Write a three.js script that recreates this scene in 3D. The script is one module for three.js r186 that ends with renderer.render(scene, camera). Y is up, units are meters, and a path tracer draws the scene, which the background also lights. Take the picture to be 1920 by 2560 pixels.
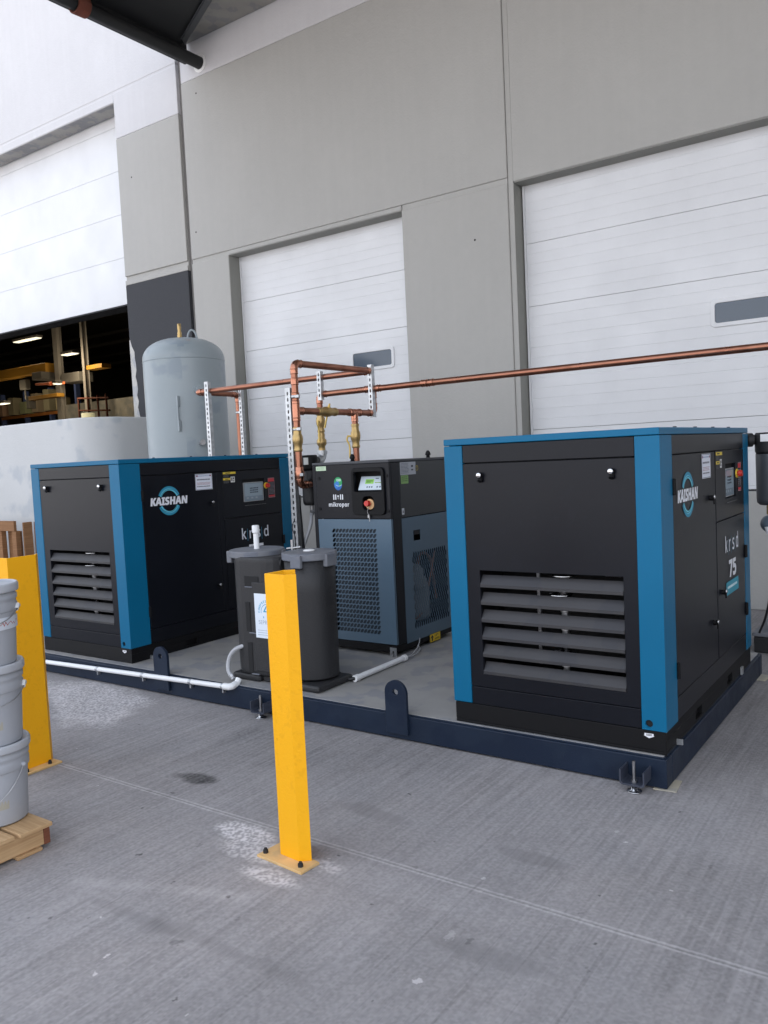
import * as THREE from 'three';
import { RoundedBoxGeometry } from 'three/addons/geometries/RoundedBoxGeometry.js';
import { mergeGeometries } from 'three/addons/utils/BufferGeometryUtils.js';

// ---------------------------------------------------------------- camera, sky, sun, exposure
const scene = new THREE.Scene();
const camera = new THREE.PerspectiveCamera(64.0, 768 / 1024, 0.05, 1200);
camera.position.set(1.1817, 1.7029, 3.963);
camera.rotation.set(-0.0668, 0.6156, -0.048, 'YXZ');
const renderer = new THREE.WebGLRenderer({ antialias: true });
renderer.setSize(768, 1024);
renderer.toneMapping = THREE.LinearToneMapping;
renderer.toneMappingExposure = 7.1;
renderer.shadowMap.enabled = true;

const sunDir = new THREE.Vector3(0.25, 0.72, -0.72).normalize();   // the sun stands behind the building
{
  const W = 512, H = 256, data = new Float32Array(W * H * 4);
  for (let j = 0; j < H; j++) for (let i = 0; i < W; i++) {
    const el = ((j + 0.5) / H - 0.5) * Math.PI, az = ((i + 0.5) / W - 0.5) * 2 * Math.PI;
    const d = new THREE.Vector3(Math.cos(az) * Math.cos(el), Math.sin(el), Math.sin(az) * Math.cos(el));
    const h = Math.max(0, d.y), t = Math.pow(1 - h, 3.0);
    const c = [0.18 + 0.185 * t, 0.2 + 0.17 * t, 0.24 + 0.14 * t];
    const g = Math.exp((d.dot(sunDir) - 1) * 7) * 0.28;
    const o = (j * W + i) * 4;
    for (let k = 0; k < 3; k++) data[o + k] = d.y < -0.01 ? [0.12, 0.115, 0.11][k] : c[k] + g * [1, 0.96, 0.9][k];
    data[o + 3] = 1;
  }
  const tex = new THREE.DataTexture(data, W, H, THREE.RGBAFormat, THREE.FloatType);
  tex.mapping = THREE.EquirectangularReflectionMapping; tex.magFilter = THREE.LinearFilter; tex.minFilter = THREE.LinearFilter;
  tex.needsUpdate = true;
  scene.background = tex; scene.environment = tex;
}
const sun = new THREE.DirectionalLight(new THREE.Color(1, 0.95, 0.87), 3);
sun.position.copy(sunDir).multiplyScalar(60); sun.castShadow = true;
sun.shadow.mapSize.set(2048, 2048);
Object.assign(sun.shadow.camera, { left: -40, right: 40, top: 40, bottom: -40, near: 1, far: 150 });
scene.add(sun, sun.target);

// ---------------------------------------------------------------- helpers
let seed = 7;
const rnd = () => { seed = (seed + 0x6d2b79f5) | 0; let t = Math.imul(seed ^ (seed >>> 15), 1 | seed); t = (t + Math.imul(t ^ (t >>> 7), 61 | t)) ^ t; return ((t ^ (t >>> 14)) >>> 0) / 4294967296; };
const rr = (a, b) => a + (b - a) * rnd();
const V = (x, y, z) => new THREE.Vector3(x, y, z);
const used = {};
const numbered = (n) => { const k = used[n] = (used[n] ?? -1) + 1; return k ? n + '_' + String(k).padStart(3, '0') : n; };
const offset = new WeakMap();

function meter(g0) {                                  // uv in metres, from the side each face looks to
  const g = g0.index ? g0.toNonIndexed() : g0;
  const p = g.attributes.position, n = p.count, uv = new Float32Array(n * 2), a = V(), b = V(), c = V();
  if (!g.attributes.normal) g.computeVertexNormals();
  for (let i = 0; i < n; i += 3) {
    a.fromBufferAttribute(p, i); b.fromBufferAttribute(p, i + 1); c.fromBufferAttribute(p, i + 2);
    const q = b.clone().sub(a).cross(c.clone().sub(a)), x = Math.abs(q.x), y = Math.abs(q.y), z = Math.abs(q.z);
    [a, b, c].forEach((v, k) => { const s = x >= y && x >= z ? [v.z, v.y] : y >= z ? [v.x, v.z] : [v.x, v.y]; uv[(i + k) * 2] = s[0]; uv[(i + k) * 2 + 1] = s[1]; });
  }
  g.setAttribute('uv', new THREE.BufferAttribute(uv, 2));
  for (const k of Object.keys(g.attributes)) if (!['position', 'normal', 'uv'].includes(k)) g.deleteAttribute(k);
  return g;
}
function build(name, geos, mat, parent, keepUv) {     // one named mesh of merged geometries, given in world metres
  const list = (Array.isArray(geos) ? geos : [geos]).map((g) => (keepUv ? (g.index ? g.toNonIndexed() : g) : meter(g)));
  const g = list.length > 1 ? mergeGeometries(list) : list[0];
  const o = parent && offset.get(parent);
  if (o) g.translate(-o.x, -o.y, -o.z);
  const m = new THREE.Mesh(g, mat); m.name = parent ? name : numbered(name); m.castShadow = m.receiveShadow = true;
  (parent ?? scene).add(m);
  if (parent) offset.set(m, o ?? V(0, 0, 0));
  return m;
}
function thing(name, label, category, pos = [0, 0, 0], group) {
  const o = new THREE.Group(); o.name = numbered(name); o.position.set(...pos); scene.add(o);
  o.userData = { label, category }; if (group) o.userData.group = group;
  offset.set(o, V(...pos));
  return o;
}
const struct = (name, geos, mat) => { const m = build(name, geos, mat); m.userData.kind = 'structure'; return m; };
const span = (x0, x1, y0, y1, z0, z1, r = 0.002) => {  // a box between limits, edges rounded
  const w = Math.abs(x1 - x0), h = Math.abs(y1 - y0), d = Math.abs(z1 - z0), q = Math.min(r, w / 2.2, h / 2.2, d / 2.2);
  const g = q > 0.0005 ? new RoundedBoxGeometry(w, h, d, 1, q) : new THREE.BoxGeometry(w, h, d);
  return g.translate((x0 + x1) / 2, (y0 + y1) / 2, (z0 + z1) / 2);
};
const box = (w, h, d, x, y, z, r = 0.002) => span(x - w / 2, x + w / 2, y - h / 2, y + h / 2, z - d / 2, z + d / 2, r);
const orient = (g, a, b) => { const d = b.clone().sub(a); return g.applyQuaternion(new THREE.Quaternion().setFromUnitVectors(V(0, 1, 0), d.clone().normalize())).translate((a.x + b.x) / 2, (a.y + b.y) / 2, (a.z + b.z) / 2); };
const rod = (a, b, r, n = 20, r2 = r) => orient(new THREE.CylinderGeometry(r2, r, a.distanceTo(b), n), a, b);
const tube = (pts, r, n = 40, m = 12) => new THREE.TubeGeometry(new THREE.CatmullRomCurve3(pts), n, r, m, false);
const lathe = (prof, x, y, z, n = 40) => new THREE.LatheGeometry(prof.map(([r, h]) => new THREE.Vector2(r, h)), n).translate(x, y, z);
function latheOn(prof, a, b, n = 24) {                 // profile of [radius, share of the way from a to b]
  const L = a.distanceTo(b);
  return orient(new THREE.LatheGeometry(prof.map(([r, t]) => new THREE.Vector2(r, (t - 0.5) * L)), n), a, b);
}
const poly = (pts) => { const s = new THREE.Shape(); pts.forEach(([x, y], i) => (i ? s.lineTo(x, y) : s.moveTo(x, y))); s.closePath(); return s; };
const hole = (pts) => { const s = new THREE.Path(); pts.forEach(([x, y], i) => (i ? s.lineTo(x, y) : s.moveTo(x, y))); s.closePath(); return s; };
const rectPts = (x0, x1, y0, y1, r = 0) => {
  if (!r) return [[x0, y0], [x1, y0], [x1, y1], [x0, y1]];
  const out = [];
  for (const [cx, cy, a] of [[x1 - r, y0 + r, -90], [x1 - r, y1 - r, 0], [x0 + r, y1 - r, 90], [x0 + r, y0 + r, 180]])
    for (let k = 0; k <= 4; k++) { const t = (a + k * 22.5) * Math.PI / 180; out.push([cx + r * Math.cos(t), cy + r * Math.sin(t)]); }
  return out;
};
const plate = (outer, holes, d, bev = 0) => { const s = poly(outer); for (const h of holes) s.holes.push(hole(h)); return new THREE.ExtrudeGeometry(s, { depth: d, bevelEnabled: bev > 0, bevelSize: bev, bevelThickness: bev, bevelSegments: 1, curveSegments: 10 }); };
const faceX = (g, x) => g.rotateY(Math.PI / 2).translate(x, 0, 0);   // a shape drawn as (-z, y) laid on a plane x = const, its front to +x
const ring = (x, z, r0, r1) => new THREE.RingGeometry(r0, r1, 32);

// ---------------------------------------------------------------- noise and textures
function lattice(w, h, s) { let q = s * 7919 + 13; const a = new Float32Array(w * h); for (let i = 0; i < a.length; i++) { q = (Math.imul(q, 1664525) + 1013904223) | 0; a[i] = (q >>> 8) / 16777216; } return a; }
function vnoise(W, H, cx, cy, s) {                      // tileable value noise with cx by cy cells
  const L = lattice(cx, cy, s), o = new Float32Array(W * H), f = (t) => t * t * (3 - 2 * t);
  for (let j = 0; j < H; j++) { const v = j / H * cy, y0 = Math.floor(v), ty = f(v - y0), y1 = (y0 + 1) % cy;
    for (let i = 0; i < W; i++) { const u = i / W * cx, x0 = Math.floor(u), tx = f(u - x0), x1 = (x0 + 1) % cx;
      const a = L[y0 * cx + x0], b = L[y0 * cx + x1], c = L[y1 * cx + x0], d = L[y1 * cx + x1];
      o[j * W + i] = a + (b - a) * tx + (c - a) * ty + (a - b - c + d) * tx * ty; } }
  return o;
}
function fbm(W, H, cx, cy, oct, s, gain = 0.5) {
  const o = new Float32Array(W * H); let amp = 1, sum = 0;
  for (let k = 0; k < oct; k++) { const n = vnoise(W, H, cx << k, cy << k, s + k * 31); for (let i = 0; i < o.length; i++) o[i] += n[i] * amp; sum += amp; amp *= gain; }
  for (let i = 0; i < o.length; i++) o[i] /= sum;
  return o;
}
const clamp = (x, a = 0, b = 1) => Math.min(b, Math.max(a, x));
const sstep = (a, b, x) => { const t = clamp((x - a) / (b - a)); return t * t * (3 - 2 * t); };
function texOf(W, H, f, srgb, metresU = 1, metresV = metresU) {
  const d = new Uint8Array(W * H * 4);
  for (let i = 0; i < W * H; i++) { const c = f(i); const a = Array.isArray(c) ? c : [c, c, c]; for (let k = 0; k < 3; k++) d[i * 4 + k] = clamp(a[k]) * 255; d[i * 4 + 3] = 255; }
  const t = new THREE.DataTexture(d, W, H, THREE.RGBAFormat); t.wrapS = t.wrapT = THREE.RepeatWrapping; t.magFilter = THREE.LinearFilter; t.minFilter = THREE.LinearMipmapLinearFilter; t.generateMipmaps = true;
  if (srgb) t.colorSpace = THREE.SRGBColorSpace;
  t.repeat.set(1 / metresU, 1 / metresV); t.needsUpdate = true;
  return t;
}
const M = 512;
const nBlotch = fbm(M, M, 4, 4, 6, 3), nFine = fbm(M, M, 48, 48, 3, 11), nMid = fbm(M, M, 12, 12, 5, 21), nStreakV = fbm(M, M, 64, 3, 4, 31), nStreakU = fbm(M, M, 3, 64, 4, 41);
const S = (v) => Math.pow(clamp(v), 1 / 2.2);            // linear multiplier to sRGB byte
const tPaint = texOf(M, M, (i) => S(0.86 + 0.18 * (nBlotch[i] - 0.2)), true, 2.3);
const tWall = texOf(M, M, (i) => S(0.9 + 0.07 * nBlotch[i] + 0.035 * (nStreakV[i] - 0.5) + 0.03 * (nFine[i] - 0.5)), true, 3.7);
const tDirty = texOf(M, M, (i) => { const s = sstep(0.5, 0.62, nMid[i]); return [S(0.62 + 0.5 * nBlotch[i] - 0.16 * s), S(0.62 + 0.49 * nBlotch[i] - 0.13 * s), S(0.6 + 0.48 * nBlotch[i] - 0.07 * s)]; }, true, 1.7);
const tSoft = texOf(M, M, (i) => { const q = sstep(0.56, 0.7, nMid[i] * 0.6 + nBlotch[i] * 0.4); return [S(0.93 + 0.1 * (nBlotch[i] - 0.5) - 0.17 * q), S(0.93 + 0.1 * (nBlotch[i] - 0.5) - 0.14 * q), S(0.93 + 0.1 * (nBlotch[i] - 0.5) - 0.1 * q)]; }, true, 2.9);
const tScuff = texOf(M, M, (i) => S(0.86 + 0.3 * (nBlotch[i] - 0.4) + 0.9 * sstep(0.6, 0.74, nMid[i] * 0.5 + nBlotch[i] * 0.5) + 0.5 * sstep(0.72, 0.8, nFine[i])), true, 1.9);
const bFine = texOf(M, M, (i) => nFine[i], false, 0.35);
const bWall = texOf(M, M, (i) => 0.6 * nFine[i] + 0.4 * nMid[i], false, 0.9);
const rVar = texOf(M, M, (i) => [1, 0.72 + 0.42 * nMid[i], 1], false, 1.1);
const tCopper = texOf(M, M, (i) => { const d = sstep(0.4, 0.75, nMid[i]), l = sstep(0.4, 0.7, nBlotch[i]); return [S(0.95 - 0.22 * d), S(0.92 - 0.26 * d + 0.05 * l), S(0.9 - 0.26 * d + 0.03 * l)]; }, true, 1.3);
const tWood = texOf(M, M, (i) => { const g = nStreakU[i] + 0.35 * (nBlotch[i] - 0.5); return [S(0.72 + 0.4 * (g - 0.5) + 0.1), S(0.66 + 0.5 * (g - 0.5) + 0.1), S(0.6 + 0.6 * (g - 0.5) + 0.1)]; }, true, 0.8, 0.5);
const tYellow = texOf(M, M, (i) => { const r = sstep(0.8, 0.86, nMid[i] * 0.75 + nFine[i] * 0.25), sp = sstep(0.6, 0.72, nFine[i]) * sstep(0.42, 0.6, nBlotch[i]); return [S(1 - 0.3 * r - 0.05 * sp), S(0.97 - 0.4 * r - 0.07 * sp), S(0.9 - 0.3 * r)]; }, true, 0.9);
const tGalv = texOf(M, M, (i) => S(0.75 + 0.4 * (nMid[i] - 0.4)), true, 0.3);

const std = (c, rough, metal = 0, x = {}) => new THREE.MeshStandardMaterial({ color: new THREE.Color().setRGB(...c), roughness: rough, metalness: metal, ...x });
const phys = (c, rough, metal = 0, x = {}) => new THREE.MeshPhysicalMaterial({ color: new THREE.Color().setRGB(...c), roughness: rough, metalness: metal, ...x });
const coat = (c, rough) => std(c, rough, 0, { map: tPaint, bumpMap: bFine, bumpScale: 0.00015 });
const mt = {
  wall: std([0.45, 0.443, 0.422], 0.85, 0, { map: tWall, bumpMap: bWall, bumpScale: 0.003 }),
  wallWhite: std([0.64, 0.635, 0.65], 0.8, 0, { map: tWall, bumpMap: bWall, bumpScale: 0.003 }),
  wallDark: std([0.042, 0.044, 0.051], 0.8, 0, { map: tWall, bumpMap: bWall, bumpScale: 0.003 }),
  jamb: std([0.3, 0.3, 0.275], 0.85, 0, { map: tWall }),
  sealant: std([0.2, 0.19, 0.185], 0.9),
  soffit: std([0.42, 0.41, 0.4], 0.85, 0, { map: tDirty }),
  door: std([0.8, 0.81, 0.83], 0.45, 0, { map: tPaint }),
  rubber: std([0.02, 0.02, 0.022], 0.8),
  blue: phys([0.003, 0.138, 0.275], 0.36, 0, { map: tPaint, bumpMap: bFine, bumpScale: 0.00015, specularIntensity: 0.45 }),
  black: phys([0.006, 0.0072, 0.0118], 0.33, 0, { map: tScuff, bumpMap: bFine, bumpScale: 0.00015, specularIntensity: 0.52 }),
  slat: std([0.038, 0.037, 0.041], 0.5, 0, { map: tDirty }),
  blackDull: phys([0.005, 0.005, 0.006], 0.55, 0, { map: tPaint, specularIntensity: 0.5 }),
  inner: std([0.008, 0.008, 0.009], 0.8),
  navy: phys([0.0155, 0.026, 0.05], 0.45, 0, { map: tDirty, bumpMap: bFine, bumpScale: 0.0006, roughnessMap: rVar, specularIntensity: 0.45 }),
  deck: std([0.37, 0.36, 0.355], 0.7, 0, { map: tDirty, roughnessMap: rVar }),
  slate: coat([0.095, 0.155, 0.215], 0.42),
  chrome: std([0.75, 0.75, 0.76], 0.18, 1),
  steel: std([0.55, 0.55, 0.56], 0.4, 1, { map: tGalv }),
  galv: std([0.62, 0.64, 0.66], 0.42, 0.85, { map: tGalv, roughnessMap: rVar }),
  copper: std([0.37, 0.165, 0.11], 0.34, 0.92, { map: tCopper, roughnessMap: rVar }),
  copperNew: std([0.45, 0.2, 0.13], 0.28, 0.95, { roughnessMap: rVar }),
  brass: std([0.5, 0.35, 0.15], 0.36, 0.85, { map: tPaint }),
  yellow: phys([0.93, 0.46, 0.012], 0.5, 0, { map: tYellow, bumpMap: bFine, bumpScale: 0.0008, specularIntensity: 0.4 }),
  yellowDusty: std([0.85, 0.55, 0.24], 0.7, 0, { map: tDirty }),
  tank: std([0.33, 0.38, 0.405], 0.42, 0, { map: tSoft, roughnessMap: rVar }),
  plastic: std([0.02, 0.02, 0.022], 0.55, 0, { map: tPaint, bumpMap: bFine, bumpScale: 0.0012 }),
  lidGrey: std([0.19, 0.2, 0.23], 0.6, 0, { map: tDirty }),
  pvc: std([0.8, 0.81, 0.82], 0.35),
  hoseGrey: std([0.42, 0.43, 0.45], 0.4),
  hoseBlack: std([0.012, 0.012, 0.014], 0.45),
  bucket: std([0.4, 0.42, 0.46], 0.45, 0, { map: tPaint }),
  wood: std([0.62, 0.43, 0.24], 0.8, 0, { map: tWood }),
  woodOld: std([0.32, 0.17, 0.08], 0.85, 0, { map: tWood }),
  woodRed: std([0.24, 0.09, 0.05], 0.8, 0, { map: tWood }),
  parapet: std([0.6, 0.61, 0.61], 0.85, 0, { map: tSoft, bumpMap: bWall, bumpScale: 0.003 }),
  red: std([0.6, 0.03, 0.02], 0.35),
  yellowPlain: std([0.8, 0.55, 0.05], 0.5),
  white: std([0.8, 0.8, 0.8], 0.5),
  canopySteel: std([0.012, 0.013, 0.014], 0.6, 0, { map: tPaint }),
  canopyDeck: std([0.36, 0.35, 0.33], 0.5, 0.2, { map: tDirty }),
  rust: std([0.25, 0.07, 0.04], 0.9, 0, { map: tDirty, bumpMap: bFine, bumpScale: 0.01 }),
  fin: std([0.17, 0.22, 0.28], 0.5, 0.4),
  indoor: std([0.3, 0.28, 0.26], 0.9, 0, { map: tWall }),
  indoorDark: std([0.2, 0.19, 0.175], 0.9, 0, { map: tWall }),
  crane: std([0.5, 0.25, 0.03], 0.6),
};

function print(W, H, draw, o = {}) {                    // flat print: a canvas with a clear ground
  const c = document.createElement('canvas'); c.width = W; c.height = H; const x = c.getContext('2d'); x.clearRect(0, 0, W, H); draw(x, W, H);
  const t = new THREE.CanvasTexture(c); t.colorSpace = THREE.SRGBColorSpace; t.anisotropy = 8;
  return new THREE.MeshStandardMaterial({ map: t, roughness: o.rough ?? 0.45, transparent: !o.opaque });
}
const onFront = (x0, x1, y0, y1, z) => new THREE.PlaneGeometry(x1 - x0, y1 - y0).translate((x0 + x1) / 2, (y0 + y1) / 2, z);
const onRight = (zNear, zFar, y0, y1, x) => new THREE.PlaneGeometry(zNear - zFar, y1 - y0).rotateY(Math.PI / 2).translate(x, (y0 + y1) / 2, (zNear + zFar) / 2);
const textRows = (x, W, y0, y1, rows, ink) => { x.fillStyle = ink; for (let k = 0; k < rows; k++) { let u = W * 0.1; const y = y0 + (y1 - y0) * k / rows; while (u < W * 0.86) { const w = rr(4, 14); x.fillRect(u, y, w, (y1 - y0) / rows * 0.45); u += w + 4; } } };

// ---------------------------------------------------------------- ground
{
  const N = 2048, X0 = -6, Z0 = -5.5, SZ = 9.5;
  const big = fbm(N, N, 5, 5, 7, 101, 0.55), streak = vnoise(N, N, 900, 26, 111), streak2 = vnoise(N, N, 330, 14, 117), streak3 = vnoise(N, N, 60, 7, 119), grit = vnoise(N, N, 1024, 1024, 121), mid = fbm(N, N, 30, 30, 5, 131, 0.6), wide = fbm(N, N, 3, 9, 5, 141);
  const seg = (x, z, ax, az, bx, bz) => { const dx = bx - ax, dz = bz - az, t = clamp(((x - ax) * dx + (z - az) * dz) / (dx * dx + dz * dz)); return Math.hypot(x - ax - dx * t, z - az - dz * t); };
  const specks = []; for (let k = 0; k < 170; k++) specks.push([rr(-5, 2.6), rr(0.1, 3.2), rr(0.001, 0.005), rnd() < 0.4 ? 1 : -1]);
  for (let k = 0; k < 26; k++) specks.push([rr(-3.2, 1.2), rr(0.6, 2.9), rr(0.006, 0.013), -rr(0.25, 0.5)]);   // old oil drips
  specks.push([-0.266, 1.853, 0.012, 1], [-0.305, 1.581, 0.016, 0.4], [-1.227, 2.385, 0.006, 1], [-0.07, 0.526, 0.01, 0.5], [-1.192, 1.80, 0.008, -1], [-1.8, 1.75, 0.008, -1], [-0.39, 1.175, 0.01, 0.8]);
  const col = new Float32Array(N * N);
  for (let j = 0; j < N; j++) for (let i = 0; i < N; i++) {
    const x = X0 + (i + 0.5) / N * SZ, z = Z0 + (j + 0.5) / N * SZ, o = j * N + i, m = mid[o];
    const b2 = sstep(0.45, 0.62, wide[o]);
    let v = 1 + 0.5 * (big[o] - 0.5) + (streak[o] - 0.5) * 0.19 * (0.5 + b2) + (streak2[o] - 0.5) * 0.1 + (streak3[o] - 0.5) * 0.03 + (grit[o] - 0.5) * 0.3 + (m - 0.5) * 0.3;
    v -= 0.24 * sstep(0.7, 0.86, streak[o] * 0.6 + streak2[o] * 0.4);
    const bl = (cx, cz, rx, rz, s) => { const q = Math.hypot((x - cx) / rx, (z - cz) / rz) + (m - 0.5) * 1.6; return s * (1 - sstep(0.55, 1.15, q)); };
    v -= bl(-2.24, 1.01, 0.17, 0.075, 0.62) + bl(-2.36, 1.03, 0.07, 0.05, 0.3);                       // oil stain
    v -= (bl(-0.98, 2.06, 0.38, 0.05, 0.13) + bl(-1.5, 2.09, 0.36, 0.04, 0.13) + bl(-0.1, 1.62, 0.2, 0.06, 0.16) + bl(-0.3, 0.93, 0.16, 0.04, 0.16) + bl(-1.1, 0.9, 0.25, 0.06, 0.16)) * (0.4 + 1.2 * grit[o]);   // rubber smears
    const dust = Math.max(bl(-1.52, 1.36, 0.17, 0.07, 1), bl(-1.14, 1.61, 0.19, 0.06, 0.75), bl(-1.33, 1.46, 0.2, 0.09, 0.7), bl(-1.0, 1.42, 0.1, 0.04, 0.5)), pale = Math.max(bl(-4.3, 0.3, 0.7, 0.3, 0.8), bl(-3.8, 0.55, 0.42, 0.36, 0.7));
    v += 1.3 * dust * (0.25 + 0.75 * sstep(0.3, 0.8, grit[o] * 0.92 + m * 0.2)) + 1.3 * pale * (0.3 + 0.7 * sstep(0.3, 0.8, grit[o] * 0.92 + m * 0.2));   // crumbled concrete by the post, open-sky brightness painted pale at the skid
    v += bl(-0.6, 1.4, 0.5, 0.1, 0.1);
    const jz = Math.abs(z - 1.262 - 0.004 * (m - 0.5)), e = Math.abs(jz - 0.011);
    v += 0.5 * (1 - sstep(0.002, 0.009, e)) * (0.55 + 0.6 * m + 0.3 * (grit[o] - 0.5)) - 0.1 * (1 - sstep(0.003, 0.008, jz));
    v += 0.2 * (1 - sstep(0.004, 0.022, Math.min(seg(x, z, 0.016, 0.924, 0.217, 0.976), seg(x, z, 0.217, 0.976, 0.395, 1.072), seg(x, z, 0.395, 1.072, 0.625, 1.208)))) * m;
    v += 0.3 * (1 - sstep(0.004, 0.06, Math.min(seg(x, z, -1.842, 2.036, -1.5, 1.9), seg(x, z, -1.5, 1.9, -1.15, 1.78)))) * m;
    col[o] = v;
  }
  for (const [x, z, r, s] of specks) { const ci = (x - X0) / SZ * N, cj = (z - Z0) / SZ * N, R = r / SZ * N + 0.5, a = rr(0, 3.1), e = rr(1, 2.4);
    for (let j = Math.floor(cj - R * 2.5); j <= cj + R * 2.5; j++) for (let i = Math.floor(ci - R * 2.5); i <= ci + R * 2.5; i++) if (i >= 0 && j >= 0 && i < N && j < N) {
      const dx = i - ci, dz = j - cj, u = (dx * Math.cos(a) + dz * Math.sin(a)) / e, w = -dx * Math.sin(a) + dz * Math.cos(a); if (Math.hypot(u, w) + (grit[j * N + i] - 0.5) * R < R * 0.8) col[j * N + i] += s > 0 ? 0.9 * s : 0.55 * s; } }
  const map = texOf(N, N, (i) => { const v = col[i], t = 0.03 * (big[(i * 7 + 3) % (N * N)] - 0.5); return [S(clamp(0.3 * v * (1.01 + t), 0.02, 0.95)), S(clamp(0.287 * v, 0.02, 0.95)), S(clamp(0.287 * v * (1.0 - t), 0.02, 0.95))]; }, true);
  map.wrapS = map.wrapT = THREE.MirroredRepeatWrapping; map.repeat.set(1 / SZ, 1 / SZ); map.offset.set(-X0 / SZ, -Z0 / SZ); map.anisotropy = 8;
  const bw = vnoise(1024, 256, 420, 24, 151), bg = vnoise(1024, 256, 512, 256, 157);
  const bump = texOf(1024, 256, (i) => 0.7 * bw[i] + 0.3 * bg[i], false, 1.6, 1.9);
  const g = new THREE.PlaneGeometry(400, 400, 40, 40).rotateX(-Math.PI / 2);
  const p = g.attributes.position, uv = g.attributes.uv; for (let i = 0; i < p.count; i++) uv.setXY(i, p.getX(i), p.getZ(i));
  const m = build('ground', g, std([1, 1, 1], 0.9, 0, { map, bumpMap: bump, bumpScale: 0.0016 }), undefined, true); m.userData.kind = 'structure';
}

// ---------------------------------------------------------------- the warehouse: tilt-up panels, reveals, overhead doors
const WZ = -4.774, TH = 0.3;
const wb = thing('warehouse_building', 'grey and white tilt up concrete warehouse wall with three white overhead doors', 'building', [-5.5, 0, WZ]);
{
  const P = (name, x0, x1, y0, y1, mat, z1 = WZ, r = 0.012) => build(name, span(x0, x1, y0, y1, WZ - TH, z1, r), mat, wb);
  const recess = (x0, x1, y0, y1, mat = mt.wall, d = 0.018) => build('reveal_strip', span(x0, x1, y0, y1, WZ - TH + 0.02, WZ - d, 0), mat, wb);
  // right bay, over and beside the big door
  P('wall_panel', -2.985, 14, 4.755, 7.70, mt.wall); P('wall_panel', -2.985, 14, 7.725, 11, mt.wall);
  P('wall_panel', -2.985, 14, 0, 1.19, mt.wall);
  P('wall_panel', 0.75, 14, 1.195, 4.75, mt.wall);
  recess(-2.99, 13.9, 7.69, 7.73);
  recess(-3.05, -2.99, 0, 10.98, mt.wall, 0.016);            // joint between the bays
  // middle bay
  P('wall_panel', -8.335, -3.055, 4.815, 7.39, mt.wall); P('wall_panel', -8.335, -3.055, 7.392, 11, mt.wallWhite, WZ - 0.001);
  P('wall_panel', -8.335, -7.555, 1.195, 4.752, mt.wall); P('wall_panel', -4.515, -3.055, 1.195, 4.752, mt.wall);
  build('wall_panel', span(-8.335, -3.055, 0, 1.19, WZ - TH, WZ, 0.012), mt.wall, wb);
  recess(-8.33, -7.56, 4.745, 4.82); recess(-4.51, -3.06, 4.745, 4.82);
  P('door_header', -7.555, -4.515, 4.752, 4.813, mt.wall);
  recess(-8.42, -8.33, 0, 10.98, mt.sealant, 0.05);          // joint filled with sealant
  // left bay
  P('wall_panel', -9.905, -8.42, 4.815, 6.988, mt.wall, WZ + 0.01); P('wall_panel', -9.905, -8.42, 6.99, 7.70, mt.wallWhite, WZ + 0.009);
  P('wall_panel', -9.905, -8.42, 0, 4.675, mt.wallDark, WZ + 0.01);
  build('wall_panel', span(-9.905, -8.42, 4.677, 4.752, WZ - TH, WZ + 0.009, 0.006), mt.wall, wb);
  recess(-9.9, -8.425, 4.745, 4.82);
  P('wall_panel', -15.6, -8.42, 7.725, 11, mt.wallWhite, WZ + 0.01); recess(-15.6, -8.43, 7.69, 7.73, mt.wallWhite, -0.004);
  P('door_header', -15.6, -9.905, 7.56, 7.70, mt.wallWhite, WZ + 0.01);
  P('wall_panel', -60, -15.6, 0, 11, mt.wallWhite, WZ + 0.01);
  // bare patch of scraped paint beside the opening
  const sh = []; for (let k = 0; k <= 14; k++) { const y = 3.8 - k * 0.1; sh.push([-9.80 + (k / 14) * 0.03 + rr(-0.03, 0.03) - (k < 2 ? 0.07 : 0), y]); }
  const left = []; for (let k = 14; k >= 0; k--) left.push([-9.902, 3.8 - k * 0.1]);
  const patch = plate([...sh, ...left], [], 0.002).translate(0, 0, WZ + 0.0102);
  build('bare_patch', patch, std([0.62, 0.61, 0.6], 0.9, 0, { map: tDirty }), wb);
  for (const [x, y, z] of [[-8.02, 7.17, WZ], [-9.58, 6.32, WZ + 0.01], [-8.2, 5.2, WZ], [-3.5, 4.2, WZ]]) build('tie_hole', rod(V(x, y, z - 0.004), V(x, y, z + 0.001), 0.013, 12), mt.rubber, wb);
  // jambs and soffits of the door openings, set back faces in a darker grey
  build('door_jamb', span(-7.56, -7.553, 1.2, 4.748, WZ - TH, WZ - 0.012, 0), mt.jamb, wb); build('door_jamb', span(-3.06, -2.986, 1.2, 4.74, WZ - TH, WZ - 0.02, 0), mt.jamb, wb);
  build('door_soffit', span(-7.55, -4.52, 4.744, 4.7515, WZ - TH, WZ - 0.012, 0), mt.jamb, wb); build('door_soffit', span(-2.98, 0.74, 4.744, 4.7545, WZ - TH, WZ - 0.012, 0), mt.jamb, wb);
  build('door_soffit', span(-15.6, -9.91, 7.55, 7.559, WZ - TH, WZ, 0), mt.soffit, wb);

  // a sectional door: every section its own piece with shallow ribs
  const section = (x0, x1, y0, y1, z, ribs) => {
    const pts = [[0, y0 + 0.003], [0.0, y1 - 0.003]]; const out = [];
    out.push([-0.04, y0 + 0.001], [0, y0 + 0.0026]);
    for (let k = 1; k < ribs; k++) { const y = y0 + (y1 - y0) * k / ribs; out.push([0, y - 0.005], [-0.0025, y], [0, y + 0.005]); }
    out.push([0, y1 - 0.0026], [-0.04, y1 - 0.001]);
    return new THREE.ExtrudeGeometry(poly(out), { depth: x1 - x0, bevelEnabled: false }).rotateY(Math.PI / 2).applyMatrix4(new THREE.Matrix4().makeScale(1, 1, -1)).translate(x0, 0, z);
  };
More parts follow.
